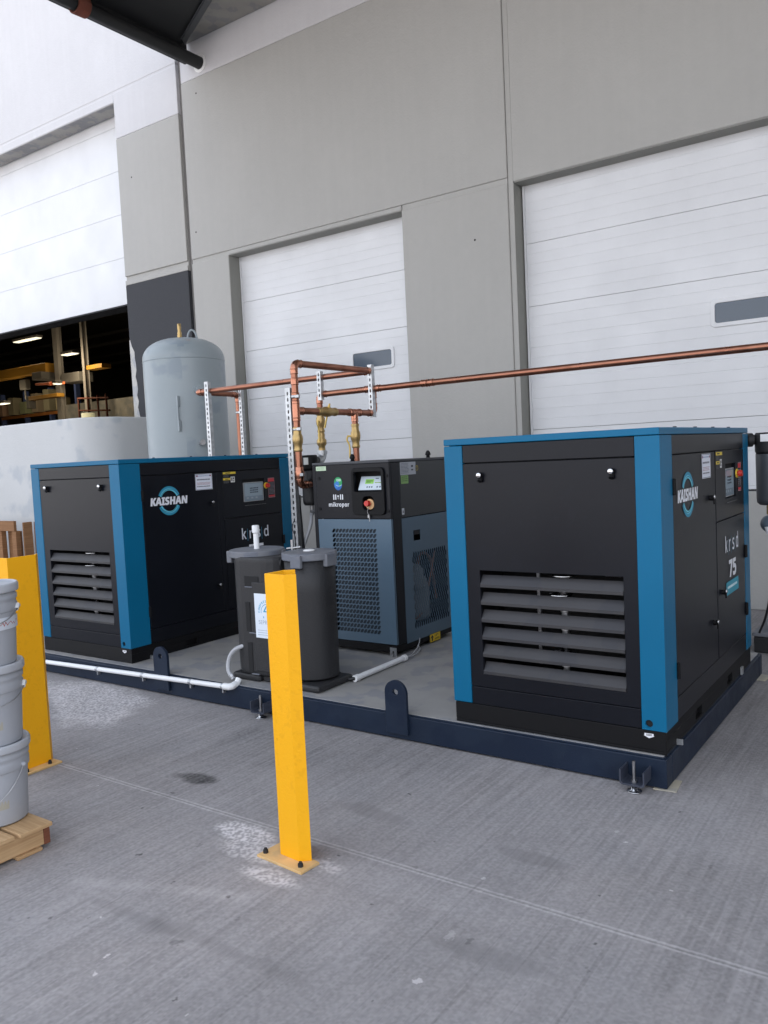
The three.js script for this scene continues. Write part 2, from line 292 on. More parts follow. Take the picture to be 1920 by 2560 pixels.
  const fixWind = (g) => { const q = g.toNonIndexed ? (g.index ? g.toNonIndexed() : g) : g; const p = q.attributes.position; for (let i = 0; i < p.count; i += 3) { const a = [p.getX(i + 1), p.getY(i + 1), p.getZ(i + 1)]; p.setXYZ(i + 1, p.getX(i + 2), p.getY(i + 2), p.getZ(i + 2)); p.setXYZ(i + 2, ...a); } q.computeVertexNormals(); return q; };
  const overhead = (x0, x1, ys, z, ribs, win) => {
    const d = new THREE.Group(); d.name = 'overhead_door'; wb.add(d); offset.set(d, offset.get(wb));
    for (let k = 0; k + 1 < ys.length; k++) build('door_section', fixWind(section(x0, x1, ys[k], ys[k + 1], z, ribs)), mt.door, d);
    if (win) for (const [a, b] of win) {
      build('window_frame', plate(rectPts(a, b, 2.868, 3.145, 0.04), [rectPts(a + 0.035, b - 0.035, 2.903, 3.11, 0.03)], 0.012, 0.003).translate(0, 0, z + 0.002), mt.door, d);
      build('window_pane', box(b - a - 0.07, 0.207, 0.004, (a + b) / 2, 3.0065, z + 0.004, 0), std([0.09, 0.115, 0.15], 0.12), d);
    }
    build('seal', [span(x0 - 0.02, x1 + 0.02, ys[0] - 0.035, ys[0], z - 0.03, z + 0.004, 0), span(x0 - 0.028, x0 - 0.002, ys[0], ys.at(-1), z - 0.02, z + 0.012, 0.003), span(x1 + 0.002, x1 + 0.028, ys[0], ys.at(-1), z - 0.02, z + 0.012, 0.003)], mt.door, d);
    build('threshold', span(x0 - 0.02, x1 + 0.02, ys[0] - 0.06, ys[0] - 0.036, z - 0.03, WZ - 0.03, 0), mt.rubber, d);
    return d;
  };
  overhead(-7.52, -4.5, [1.235, 1.938, 2.655, 3.366, 4.085, 4.78], WZ - 0.22, 6, [[-5.572, -4.868]]);
  overhead(-2.945, 0.72, [1.235, 1.938, 2.655, 3.366, 4.085, 4.78], WZ - 0.22, 6, [[-0.92, 0.1]]);
  overhead(-15.5, -9.8, [4.43, 5.26, 5.97, 6.68, 7.39, 7.62], WZ - 0.34, 1, null);
  // rooms behind: floor, back wall, roof, so that the opening shows a dark hall
  build('hall_floor', span(-60, 14, 0.002, 0.02, -42, WZ - TH - 0.01, 0), mt.indoor, wb);
  build('hall_roof', span(-60, 14, 10.6, 10.9, -42, WZ - TH - 0.01, 0), mt.indoorDark, wb);
  build('hall_wall', [span(-60, 14, 0.02, 10.6, -42.3, -42, 0), span(13.7, 14, 0.02, 10.6, -42, WZ - TH - 0.01, 0), span(-60, -59.7, 0.02, 10.6, -42, WZ - TH - 0.01, 0)], mt.indoorDark, wb);
  for (const y of [9.3, 9.9]) build('roof_truss', [-10, -16, -22, -28, -34].map((z) => span(-59, -12, y, y + 0.18, z, z + 0.18, 0)), mt.indoorDark, wb);
}
// added wing, unseen right of the machines, there to shade their right faces
{
  const t = thing('added_shade_wing', 'grey wing added out of view right of the machines to shade them', 'building', [6.5, 0, -2]);
  build('added_wing_wall', span(6.5, 10, 0, 9, WZ + 0.012, 0.8, 0.01), mt.wall, t);
  build('added_wing_door', span(6.485, 6.498, 0.01, 2.2, -2.6, -1.6, 0.004), mt.wallDark, t);
}
// things inside the hall, seen through the raised door
{
  const q = 0.7496, X = (x) => 1.18 + (x - 1.18) * q, Y = (y) => 1.703 + (y - 1.703) * q;
  const c1 = thing('bridge_crane', 'yellow overhead crane beam at the left inside the dark hall', 'crane', [X(-38), Y(6.5), -14], 'yellow crane beams inside the hall');
  build('girder', span(X(-42), X(-35.4), Y(6.65), Y(7.1), -14.2, -13.8, 0.02), mt.crane, c1); build('end_truck', span(X(-36.2), X(-35.4), Y(6.3), Y(6.66), -14.4, -13.6, 0.02), mt.indoorDark, c1);
  build('hoist', [span(X(-38), X(-37.4), Y(6.0), Y(6.5), -14.1, -13.9, 0.03), rod(V(X(-37.7), Y(5.5), -14), V(X(-37.7), Y(6.1), -14), 0.03)], mt.indoorDark, c1);
  const c2 = thing('bridge_crane', 'yellow overhead crane beam nearest the dark painted pier inside the hall', 'crane', [X(-32), Y(6.3), -14], 'yellow crane beams inside the hall');
  build('girder', span(X(-32.4), X(-31.0), Y(6.42), Y(6.62), -14.2, -13.8, 0.02), mt.crane, c2); build('end_truck', span(X(-34), X(-32.6), Y(5.95), Y(6.4), -14.3, -13.7, 0.02), mt.indoorDark, c2);
  const c3 = thing('floor_crane', 'low yellow beam in front of the grey enclosure inside the hall', 'crane', [X(-36), Y(5.3), -13.5], 'yellow crane beams inside the hall');
  build('girder', span(X(-36), X(-33.6), Y(5.28), Y(5.46), -13.6, -13.3, 0.02), mt.crane, c3); build('bracket', span(X(-36.2), X(-36), Y(4.9), Y(5.5), -13.6, -13.3, 0.02), mt.indoorDark, c3);
  const enc = thing('machine_enclosure', 'large grey machine enclosure inside the hall behind the parapet', 'enclosure', [-24, 0, -17]);
  build('housing', span(X(-36.6), X(-29.3), 0.02, Y(5.15), -18, -15, 0.03), std([0.3, 0.29, 0.27], 0.7, 0, { map: tDirty }), enc);
  build('access_panel', span(X(-36), X(-33.2), 1.8, Y(4.2), -15, -14.96, 0.01), mt.indoorDark, enc);
  const rail = thing('guard_rail', 'rusty brown pipe guard rail standing before the grey enclosure in the hall', 'railing', [X(-30), 0, -13]);
  for (const x of [-31.4, -30.7, -30, -29.4]) build('post', rod(V(X(x), 0.02, -13), V(X(x), Y(5.05), -13), 0.035, 8), mt.rust, rail);
  for (const y of [5.0, 4.45]) build('rail', rod(V(X(-31.4), Y(y), -13), V(X(-29.2), Y(y) - 0.1, -13), 0.03, 8), mt.rust, rail);
  const col = (x, w, label) => { const c = thing('steel_column', label, 'column', [X(x), 0, -13.8]); build('shaft', [span(X(x) - w, X(x) + w, 0.02, 10.6, -13.9, -13.88, 0), span(X(x) - w, X(x) + w, 0.02, 10.6, -13.72, -13.7, 0), span(X(x) - 0.02, X(x) + 0.02, 0.02, 10.6, -13.88, -13.72, 0)], mt.indoor, c); build('base_plate', span(X(x) - w - 0.1, X(x) + w + 0.1, 0.02, 0.05, -14, -13.6, 0), mt.indoor, c); };
  col(-34.3, 0.13, 'steel column between the two yellow crane beams in the hall'); col(-32.2, 0.06, 'thin dark steel column right of the two columns in the hall');
  // storage rack and roof fittings deep in the hall
  const rk = thing('storage_rack', 'tall rack loaded with cartons at the far left inside the hall', 'rack', [-30, 0, -16]);
  for (const x of [-33, -31.2, -29.4, -27.6]) build('upright', span(x - 0.06, x + 0.06, 0.02, 5.2, -16.1, -15.9, 0), std([0.08, 0.12, 0.3], 0.6), rk);
  for (const y of [2.6, 4.1]) build('beam', span(-33, -27.6, y, y + 0.12, -15.95, -15.88, 0), std([0.35, 0.13, 0.03], 0.6), rk);
  for (let k = 0; k < 12; k++) { const x = -32.8 + k * 0.43, y = k % 2 ? 2.73 : 4.23, h = rr(0.4, 0.9); build('carton', span(x, x + 0.4, y, y + h, -16, -15.6, 0.01), std([rr(0.25, 0.4), rr(0.2, 0.28), 0.16], 0.9), rk); }
  const dc = thing('air_duct', 'round grey duct hanging high across the dark hall', 'duct', [-26, 8, -12.5]);
  build('duct', rod(V(-36, 7.4, -12.5), V(-17, 7.4, -12.5), 0.22, 18), mt.steel, dc); for (let k = 0; k < 6; k++) build('hanger', rod(V(-34 + k * 3, 7.6, -12.5), V(-34 + k * 3, 10.6, -12.5), 0.015, 6), mt.steel, dc);
  const pipe = thing('fire_pipe', 'orange pipe running across the hall under the yellow crane beam', 'pipe', [X(-33.5), Y(5.85), -13]);
  build('pipe', rod(V(X(-34.6), Y(5.92), -13), V(X(-32.4), Y(5.8), -13), 0.045, 10), std([0.55, 0.12, 0.04], 0.6), pipe); build('coupling', rod(V(X(-33.6), Y(5.86), -13), V(X(-33.4), Y(5.85), -13), 0.07, 10), std([0.4, 0.1, 0.04], 0.6), pipe);
  const glow = new THREE.MeshStandardMaterial({ color: 0x221f18, emissive: new THREE.Color(1, 0.9, 0.66), emissiveIntensity: 0.2 });
  const lampAt = (x, y, z, w, label, warm) => {
    const l = thing('ceiling_lamp', label, 'lamp', [x, y, z], 'lamps inside the hall');
    build('housing', span(x - w, x + w, y + 0.03, y + 0.12, z - 0.14, z + 0.14, 0.01), mt.indoor, l); build('lamp_tube', span(x - w * 0.95, x + w * 0.95, y, y + 0.03, z - 0.12, z + 0.12, 0.01), glow, l);
    const pl = new THREE.PointLight(new THREE.Color(1, 0.82, 0.55), 0.8); pl.position.set(0, -0.12, 0); pl.castShadow = true; pl.shadow.radius = 8; l.add(pl);
  };
  lampAt(X(-37.2), Y(8.4), -14, 0.8, 'long strip lamp high at the left in the dark hall');
  lampAt(X(-31.8), Y(7.0), -13, 0.35, 'small lamp above the right hand yellow crane beam in the hall');
  lampAt(X(-38), Y(5.25), -13.2, 0.3, 'low warm lamp at the left above the parapet in the hall');
  lampAt(X(-31.9), Y(5.65), -12.5, 0.09, 'tiny lamp above the railing in the hall');
}
// parapet with a rounded corner
{
  const s = new THREE.Shape(); s.moveTo(-40, 3.15); s.lineTo(-40, 2.85); s.lineTo(-8.9, 2.85); s.absarc(-8.9, 3.35, 0.5, -Math.PI / 2, 0, false); s.lineTo(-8.4, -WZ - 0.02); s.lineTo(-8.65, -WZ - 0.02); s.lineTo(-8.65, 3.15); s.closePath();
  const g = new THREE.ExtrudeGeometry(s, { depth: 2.4, bevelEnabled: true, bevelSize: 0.02, bevelThickness: 0.02, bevelSegments: 2, curveSegments: 14 });
  g.rotateX(-Math.PI / 2);                             // (x, y, z) -> (x, z, -y)
  const t = thing('parapet_wall', 'pale grey parapet wall with a rounded end beside the tank', 'wall', [-10, 0, -3]);
  build('wall', g.translate(0, 0.02, 0), mt.parapet, t);
  const c = thing('tape_roll', 'small yellow roll lying on top of the grey parapet wall', 'tape roll', [-8.72, 2.44, -3.05]);
  build('roll', lathe([[0.05, 0.0], [0.085, 0.0], [0.09, 0.005], [0.09, 0.06], [0.085, 0.066], [0.05, 0.066], [0.05, 0]], -8.72, 2.441, -3.05), std([0.75, 0.62, 0.3], 0.5), c);
  build('core', lathe([[0.044, 0.0], [0.049, 0], [0.049, 0.072], [0.044, 0.072], [0.044, 0]], -8.72, 2.441, -3.05), std([0.35, 0.33, 0.3], 0.8), c);
}
// canopy over the machines
{
  const t = thing('entrance_canopy', 'dark steel canopy with grey metal deck fixed high on the wall', 'canopy', [-7.9, 7.6, WZ]);
  const Z1 = 2.0;
  build('roof_deck', span(-8.15, 14, 7.9, 7.98, WZ + 0.012, Z1, 0.004), mt.canopyDeck, t);
  for (let k = 0; k < 26; k++) { const x = -6.0 + k * 0.75; build('deck_rib', span(x, x + 0.3, 7.862, 7.902, WZ + 0.014, Z1 - 0.01, 0.008), mt.canopyDeck, t); }
  build('edge_pipe', rod(V(-7.9, 7.56, WZ + 0.002), V(-7.9, 7.56, Z1), 0.085, 28), mt.canopySteel, t);
  build('pipe_collar', lathe([[0.088, 0], [0.128, 0], [0.128, 0.008], [0.088, 0.014], [0.088, 0]], 0, 0, 0).rotateX(Math.PI / 2).translate(-7.9, 7.56, WZ + 0.001), mt.white, t);
  build('edge_plate', span(-8.16, -8.1, 7.6, 8.1, WZ + 0.05, Z1, 0.004), mt.canopySteel, t);
  build('soffit_plate', plate([[-8.1, 4.62], [-7.9, 4.5], [-6.82, 3.98], [-4.2, 2.75], [-4.2, -Z1], [-8.1, -Z1]], [], 0.02).rotateX(-Math.PI / 2).translate(0, 7.83, 0), mt.canopySteel, t);
  const a = V(-7.92, 7.77, -4.5), b = V(-4.2, 7.77, -2.72);
  build('brace', [orient(new THREE.BoxGeometry(0.09, a.distanceTo(b), 0.012), a, b), orient(new THREE.BoxGeometry(0.012, a.distanceTo(b), 0.09), a.clone().add(V(0, 0.045, 0)), b.clone().add(V(0, 0.045, 0)))], std([0.07, 0.075, 0.08], 0.5), t);
  build('rusty_clamp', [lathe([[0.09, -0.09], [0.12, -0.085], [0.125, 0.085], [0.09, 0.09], [0.09, -0.09]], 0, 0, 0).rotateX(Math.PI / 2).translate(-7.9, 7.56, -2.78), box(0.06, 0.16, 0.1, -7.82, 7.62, -2.82, 0.02)], mt.rust, t);
  build('light_tab', box(0.05, 0.012, 0.1, -6.9, 7.818, -3.5, 0.003), mt.white, t);
}

// ---------------------------------------------------------------- skid
const SK = 0.164;
{
  const t = thing('equipment_skid', 'navy blue steel skid base with grey deck carrying all the machines', 'skid', [-2.7, 0, -1.2]);
  const X0 = -5.75, ZB = -2.35;
  const chan = (x0, x1, z0, z1) => span(x0, x1, 0.008, 0.155, z0, z1, 0.006);
  build('front_rail', chan(X0, 0, -0.1, 0), mt.navy, t); build('back_rail', chan(X0, 0, ZB, ZB + 0.1), mt.navy, t);
  build('side_rail', chan(-0.1, -0.0005, ZB + 0.101, -0.101), mt.navy, t); build('side_rail', chan(X0 + 0.0005, X0 + 0.1, ZB + 0.101, -0.101), mt.navy, t);
  build('cross_beam', [-4.1, -3.2, -2.2, -1.3].map((x) => span(x, x + 0.1, 0.01, 0.15, ZB + 0.101, -0.101, 0.004)), mt.navy, t);
  build('deck_plate', span(X0 + 0.02, -0.02, 0.1555, SK, ZB + 0.02, -0.022, 0.003), mt.deck, t);
  build('weld_bead', [rod(V(X0 + 0.02, 0.157, -0.02), V(-0.02, 0.157, -0.02), 0.005, 8), rod(V(-0.018, 0.157, -0.02), V(-0.018, 0.157, ZB + 0.02), 0.005, 8)], mt.navy, t);
  for (const x of [-1.588, -3.72]) {
    const o = []; for (let k = 0; k <= 16; k++) { const a = Math.PI * k / 16; o.push([x + 0.076 * Math.cos(a), 0.292 + 0.076 * Math.sin(a)]); }
    const h = []; for (let k = 0; k < 18; k++) { const a = -Math.PI * 2 * k / 18; h.push([x + 0.021 * Math.cos(a), 0.298 + 0.021 * Math.sin(a)]); }
    build('lifting_lug', plate([[x - 0.076, 0.045], [x + 0.076, 0.045], ...o], [h], 0.02, 0.0015).translate(0, 0, 0.002), mt.navy, t);
  }
  for (const [x, z] of [[-0.138, 0.075], [-2.655, 0.075]]) {
    const b = build('levelling_bracket', (() => {
      const s = new THREE.Shape(); s.moveTo(0.062, 0.115); s.lineTo(0.062, 0.06); s.quadraticCurveTo(0.062, 0.04, 0.045, 0.04); s.lineTo(-0.045, 0.04); s.quadraticCurveTo(-0.062, 0.04, -0.062, 0.06); s.lineTo(-0.062, 0.115); s.lineTo(-0.054, 0.115); s.lineTo(-0.054, 0.064); s.quadraticCurveTo(-0.054, 0.048, -0.04, 0.048); s.lineTo(0.04, 0.048); s.quadraticCurveTo(0.054, 0.048, 0.054, 0.064); s.lineTo(0.054, 0.115); s.closePath();
      return new THREE.ExtrudeGeometry(s, { depth: 0.11, bevelEnabled: false }).translate(x, 0, 0.002);
    })(), std([0.05, 0.058, 0.085], 0.5, 0, { map: tDirty }), t);
    build('levelling_bolt', [rod(V(x, 0.01, z), V(x, 0.155, z), 0.008, 12), rod(V(x, 0.0485, z), V(x, 0.06, z), 0.016, 6)], mt.steel, b);
    build('levelling_pad', lathe([[0, 0.0], [0.036, 0.0], [0.036, 0.006], [0.016, 0.012], [0.014, 0.036], [0, 0.036]], x, 0.001, z), mt.chrome, b);
  }
  const shim = (x, z, w, d, a, label) => { const s = build('shim', box(w, 0.006, d, 0, 0, 0, 0.001).rotateY(a).translate(x, 0.0045, z), std([0.55, 0.5, 0.4], 0.8, 0, { map: tDirty })); s.userData = { label, category: 'shim' }; };
  shim(-0.018, -0.068, 0.11, 0.15, 0.1, 'tan shim plate under the near right corner of the navy skid');
  shim(-0.01, -2.26, 0.14, 0.16, -0.1, 'tan shim plate under the far right corner of the navy skid');
}

// ---------------------------------------------------------------- compressor cabinets
const logo = print(512, 512, (x, W, H) => {
  const arc = (r, w, a0, a1, c) => { x.strokeStyle = c; x.lineWidth = w; x.beginPath(); x.arc(256, 256, r, a0, a1); x.stroke(); };
  for (const [a0, a1, f] of [[Math.PI * 1.13, Math.PI * 1.87, 1], [Math.PI * 0.14, Math.PI * 0.86, -1]]) {
    arc(130, 26, a0, a1, '#2f8fb0'); arc(112, 20, a0, a1, '#66c4d8');
    x.strokeStyle = '#123a4c'; x.lineWidth = 4; x.beginPath(); x.arc(256 + 8 * f, 256 + 6 * f, 119, a0, a1); x.stroke();
  }
  x.fillStyle = '#e6e8ee'; x.save(); x.transform(1, 0, -0.12, 1, 30, 0); x.font = 'bold 100px sans-serif'; x.textAlign = 'center'; x.lineWidth = 7; x.strokeStyle = '#e6e8ee'; x.lineJoin = 'round';
  const word = 'KAISHAN', w0 = x.measureText(word).width; x.translate(256, 292); x.scale(470 / w0, 1); x.fillText(word, 0, 0); x.strokeText(word, 0, 0); x.restore();
});
const krsd = print(512, 192, (x) => { x.fillStyle = '#dfe2ea'; x.strokeStyle = '#dfe2ea'; x.lineWidth = 5; x.font = '172px sans-serif'; x.textBaseline = 'alphabetic'; ['k', 'r', 's', 'd'].forEach((c, i) => { x.fillText(c, 8 + i * 130, 150); x.strokeText(c, 8 + i * 130, 150); }); x.fillStyle = '#3a86a8'; for (const u of [114, 230, 362]) x.fillRect(u, 30, 7, 150); });
const seventyFive = print(256, 160, (x) => { x.fillStyle = '#e6e8ee'; x.strokeStyle = '#e6e8ee'; x.lineWidth = 8; x.lineJoin = 'round'; x.font = 'bold 150px sans-serif'; x.textAlign = 'center'; x.save(); x.translate(128, 140); x.scale(1.3, 1); x.fillText('75', 0, 0); x.strokeText('75', 0, 0); x.restore(); });
const tealTag = print(512, 128, (x, W, H) => { x.fillStyle = '#2f97ae'; x.fillRect(0, 0, W, H); textRows(x, W, 46, 100, 1, '#cfe8ee'); textRows(x, W, 46, 100, 1, '#cfe8ee'); }, { opaque: true });
const serviceTag = print(320, 224, (x, W, H) => {
  x.fillStyle = '#dfe3ee'; x.fillRect(0, 0, W, H); x.strokeStyle = '#6a6f86'; x.lineWidth = 5; x.strokeRect(7, 7, W - 14, H - 14);
  x.fillStyle = '#a04050'; x.fillRect(18, 18, 34, 20); x.fillRect(W - 52, 18, 34, 20); x.fillStyle = '#2d3c70'; x.fillRect(18, 18, 16, 11); x.fillRect(W - 52, 18, 16, 11);
  x.fillStyle = '#3a4a78'; x.textAlign = 'center'; x.font = 'bold 26px sans-serif'; textRows(x, W, 24, 46, 1, '#6a86b0'); textRows(x, W, 72, 108, 1, '#22263a'); textRows(x, W, 120, 160, 3, '#a06a76'); textRows(x, W, 170, 196, 1, '#22263a');
}, { opaque: true });
const cautionTag = print(256, 192, (x, W, H) => { x.fillStyle = '#e2c640'; x.fillRect(0, 0, W, 34); x.fillRect(0, 96, W * 0.56, 34); x.fillStyle = '#2a2a2c'; x.fillRect(50, 10, 100, 14); x.fillRect(40, 106, 70, 14); x.fillStyle = '#6a6a6a'; for (const y of [46, 60, 74, 142, 156, 170]) x.fillRect(8, y, rr(90, 130), 6); x.fillStyle = '#d8d8d8'; x.fillRect(150, 78, 84, 92); x.fillStyle = '#333'; x.fillRect(164, 92, 22, 60); x.fillRect(198, 92, 22, 30); x.fillRect(202, 132, 16, 26); });
const redTag = print(160, 256, (x, W, H) => { x.fillStyle = '#1b1b20'; x.fillRect(0, 0, W, H); x.strokeStyle = '#b88a90'; x.lineWidth = 7; x.strokeRect(5, 5, W - 10, H - 10); x.fillStyle = '#c8323c'; x.fillRect(10, 10, W - 20, 40); x.fillRect(10, 222, W - 20, 22); x.fillStyle = '#8a8690'; for (let y = 64; y < 210; y += 17) { let u = 18; while (u < 135) { const w = rr(6, 22); x.fillRect(u, y, w, 7); u += w + 5; } } }, { opaque: true });
const screen = print(256, 192, (x, W, H) => { x.fillStyle = '#7d8c98'; x.fillRect(0, 0, W, H); x.fillStyle = '#93a4b0'; x.fillRect(8, 8, W - 16, H - 60); x.fillStyle = '#2b3946'; x.font = 'bold 34px monospace'; for (let k = 0; k < 3; k++) { let u = 78; while (u < 180) { const w = rr(8, 20); x.fillRect(u, 50 + k * 22, w, 13); u += w + 4; } } x.fillStyle = '#9aa6ae'; for (const v of [30, 90, 150]) x.fillRect(v, 150, 28, 18); }, { opaque: true, rough: 0.2 });
const arrowTag = print(128, 64, (x) => { x.fillStyle = '#e6e6ea'; x.beginPath(); x.moveTo(14, 4); x.lineTo(114, 4); x.lineTo(114, 30); x.lineTo(126, 30); x.lineTo(64, 60); x.lineTo(2, 30); x.lineTo(14, 30); x.closePath(); x.fill(); x.fillStyle = '#444'; x.fillRect(34, 12, 60, 7); x.fillRect(30, 25, 68, 7); });

function makeCompressor(label) {
  const XR = -0.0044, ZF = -0.031, Wd = 1.207, L = 1.998, T = SK + 1.62;      // right face, front face, width, length, top
  const XL = XR - Wd, ZB = ZF - L;
  const t = thing('air_compressor', label, 'air compressor', [XR - Wd / 2, SK, ZF - L / 2], 'air compressor cabinets on the skid');
  const put = (n, g, m) => build(n, g, m, t);
  put('base_frame', [span(XL + 0.006, XR - 0.006, SK + 0.001, 0.18, ZB + 0.01, ZF - 0.006, 0.003), span(XL + 0.006, XR - 0.03, 0.18, 0.282, ZB + 0.01, ZF - 0.006, 0.004),
    ...[[ZF - 0.006, -0.59], [-0.72, -1.33], [-1.465, ZB + 0.01]].map(([a, b]) => span(XR - 0.035, XR - 0.006, 0.18, 0.236, b, a, 0.002)), span(XR - 0.035, XR - 0.006, 0.236, 0.283, ZB + 0.01, ZF - 0.006, 0.002)], mt.blackDull);
  put('cabinet_core', [span(XL + 0.02, XR - 0.026, 0.283, T - 0.03, ZB + 0.02, ZF - 0.42, 0.002), span(XL + 0.02, XL + 0.13, 0.283, T - 0.03, ZF - 0.42, ZF - 0.03, 0.002), span(XR - 0.135, XR - 0.026, 0.283, T - 0.03, ZF - 0.42, ZF - 0.03, 0.002), span(XL + 0.13, XR - 0.135, 1.07, T - 0.03, ZF - 0.42, ZF - 0.03, 0.002), span(XL + 0.13, XR - 0.135, 0.283, 0.44, ZF - 0.42, ZF - 0.03, 0.002)], mt.inner);
  put('top_cap', [span(XL, XR, 1.748, T, ZB, ZF, 0.005)], mt.blue);
  const post = (x0, x1, z0, z1) => span(x0, x1, 0.2845, 1.745, z0, z1, 0.006);
  put('corner_post', post(XL, XL + 0.117, ZF - 0.2, ZF), mt.blue);
  const rp = put('corner_post', [plate([[XR - 0.122, 0.2845], [XR, 0.2845], [XR, 1.745], [XR - 0.122, 1.745]], [Array.from({ length: 16 }, (_, k) => [XR - 0.086 + 0.019 * Math.cos(-k * Math.PI / 8), 0.317 + 0.019 * Math.sin(-k * Math.PI / 8)])], 0.02).translate(0, 0, ZF - 0.02), span(XR - 0.022, XR, 0.2845, 1.745, ZF - 0.2, ZF - 0.02, 0.001)], mt.blue);
  build('bolt_hole', new THREE.CircleGeometry(0.02, 16).translate(XR - 0.086, 0.317, ZF - 0.012), mt.inner, rp);
  put('corner_post', post(XR - 0.05, XR, ZB, -1.882), mt.blue); put('corner_post', post(XL, XL + 0.05, ZB, -1.882), mt.blue);
  // front
  const fx0 = XL + 0.12, fx1 = XR - 0.125;
  put('front_fascia', span(fx0, fx1, 1.648, 1.745, ZF - 0.025, ZF - 0.002, 0.003), mt.black);
  const fp = put('front_panel', plate(rectPts(fx0, fx1, 0.389, 1.641), [rectPts(-1.016, -0.2, 0.458, 1.05)], 0.018, 0.0015).translate(0, 0, ZF - 0.0235), mt.black);
  put('kick_panel', span(fx0, fx1, 0.285, 0.384, ZF - 0.025, ZF - 0.003, 0.003), mt.black);
  for (const x of [-0.981, -0.242]) {
    const l = put('latch', [rod(V(x, 1.577, ZF - 0.004), V(x, 1.577, ZF + 0.02), 0.016, 20), rod(V(x, 1.568, ZF - 0.002), V(x, 1.545, ZF + 0.016), 0.013, 12)], mt.blackDull);
    build('latch_key', lathe([[0, 0.006], [0.011, 0.005], [0.015, 0.0], [0.014, -0.006], [0, -0.006]], 0, 0, 0).rotateX(Math.PI / 2).translate(x, 1.579, ZF + 0.026), mt.chrome, l);
  }
  for (let k = 0; k < 6; k++) {
    const y = 0.462 + k * 0.0985, pr = [[-0.036, y + 0.066], [-0.0, y + 0.0165], [0.0, y], [-0.004, y], [-0.004, y + 0.0145], [-0.039, y + 0.063]];
    const g = new THREE.ExtrudeGeometry(poly(pr.map(([d, h]) => [d, h])), { depth: 0.81, bevelEnabled: false }).rotateY(-Math.PI / 2);   // (d, h, e) -> (-e, h, d)
    put('louvre_slat', g.translate(-0.2035, 0, ZF - 0.0035), mt.slat);
  }
  put('louvre_frame', span(-1.02, -1.0165, 0.46, 1.048, ZF - 0.09, ZF - 0.024, 0), mt.blackDull); put('louvre_frame', span(-0.1995, -0.196, 0.46, 1.048, ZF - 0.09, ZF - 0.024, 0), mt.blackDull);
  const hx = -0.56, hz = ZF - 0.11;
  put('inner_hose', [...Array.from({ length: 22 }, (_, k) => lathe([[0.02, 0], [0.026, 0.006], [0.02, 0.012]], hx, 0.5 + k * 0.025, hz, 16)), rod(V(hx, 0.45, hz), V(hx, 1.07, hz), 0.02, 14)], mt.steel);
  put('hose_flange', [0.62, 0.93, 1.035].map((y) => lathe([[0, 0], [0.062, 0], [0.065, 0.004], [0.065, 0.014], [0.03, 0.02], [0.03, 0.032], [0, 0.032]], hx + (y === 0.93 ? -0.02 : 0), y - 0.015, hz, 24)), mt.chrome);
  put('inner_bracket', [span(-0.34, -0.25, 1.028, 1.045, ZF - 0.2, ZF - 0.12, 0.003), span(-0.8, -0.78, 0.48, 1.05, ZF - 0.3, ZF - 0.28, 0.002)], mt.steel);
  build('arrow_tag', onFront(-0.123, -0.064, 0.24, 0.268, ZF - 0.0035), arrowTag, t, true);
  // right side
  const s = (n, z0, z1, y0, y1, m = mt.black, d = 0.022, e = 0.002) => put(n, span(XR - d - e, XR - e, y0, y1, z1, z0, 0.003), m);
  s('side_fascia', -0.237, -1.879, 1.648, 1.745); s('side_door', -0.24, -1.055, 0.405, 1.642); s('door_pillar', -1.059, -1.118, 0.405, 1.642, mt.black, 0.02, 0.004);
  s('lower_door', -1.123, -1.879, 0.405, 1.219); s('sill_strip', -0.237, -1.879, 0.285, 0.4, mt.black, 0.02, 0.003);
  put('control_panel', faceX(plate(rectPts(1.123, 1.879, 1.2255, 1.642), [rectPts(1.37, 1.655, 1.345, 1.562)], 0.02, 0.0015), XR - 0.0235), mt.black);
  const bez = put('display_recess', [span(XR - 0.1, XR - 0.024, 1.335, 1.57, -1.372, -1.36, 0), span(XR - 0.1, XR - 0.024, 1.335, 1.57, -1.665, -1.655, 0), span(XR - 0.1, XR - 0.024, 1.562, 1.575, -1.655, -1.372, 0), span(XR - 0.1, XR - 0.024, 1.333, 1.345, -1.655, -1.372, 0)], mt.blackDull);
  build('display_body', span(XR - 0.025, XR - 0.0135, 1.352, 1.53, -1.65, -1.385, 0.002), std([0.34, 0.35, 0.36], 0.5), bez);
  build('display_screen', onRight(-1.395, -1.64, 1.358, 1.524, XR - 0.0125), screen, bez, true);
  put('display_lip', span(XR - 0.002, XR + 0.004, 1.318, 1.323, -1.66, -1.38, 0.001), std([0.1, 0.1, 0.1], 0.4));
  const es = put('stop_button', [rod(V(XR - 0.02, 1.49, -1.675), V(XR + 0.012, 1.49, -1.675), 0.013, 16), rod(V(XR + 0.012, 1.49, -1.675), V(XR + 0.034, 1.49, -1.675), 0.022, 20, 0.019)], mt.red);
  build('button_collar', rod(V(XR - 0.003, 1.49, -1.675), V(XR + 0.004, 1.49, -1.675), 0.029, 24), mt.yellowPlain, es);
  build('brand_print', onRight(-0.51 + 0.215, -0.51 - 0.215, 1.428 - 0.215, 1.428 + 0.215, XR + 0.0008), logo, t, true);
  build('model_print', onRight(-1.305, -1.69, 0.985, 1.13, XR + 0.0008), krsd, t, true);
  build('number_print', onRight(-1.385, -1.625, 0.835, 0.985, XR + 0.0008), seventyFive, t, true);
  build('teal_tag', onRight(-1.325, -1.66, 0.745, 0.828, XR + 0.0008), tealTag, t, true);
  build('service_tag', onRight(-0.803, -0.998, 1.496, 1.634, XR + 0.0008), serviceTag, t, true);
  build('caution_tag', onRight(-1.128, -1.285, 1.53, 1.637, XR + 0.0008), cautionTag, t, true);
  build('warning_tag', onRight(-1.7, -1.79, 1.372, 1.56, XR + 0.0008), redTag, t, true);
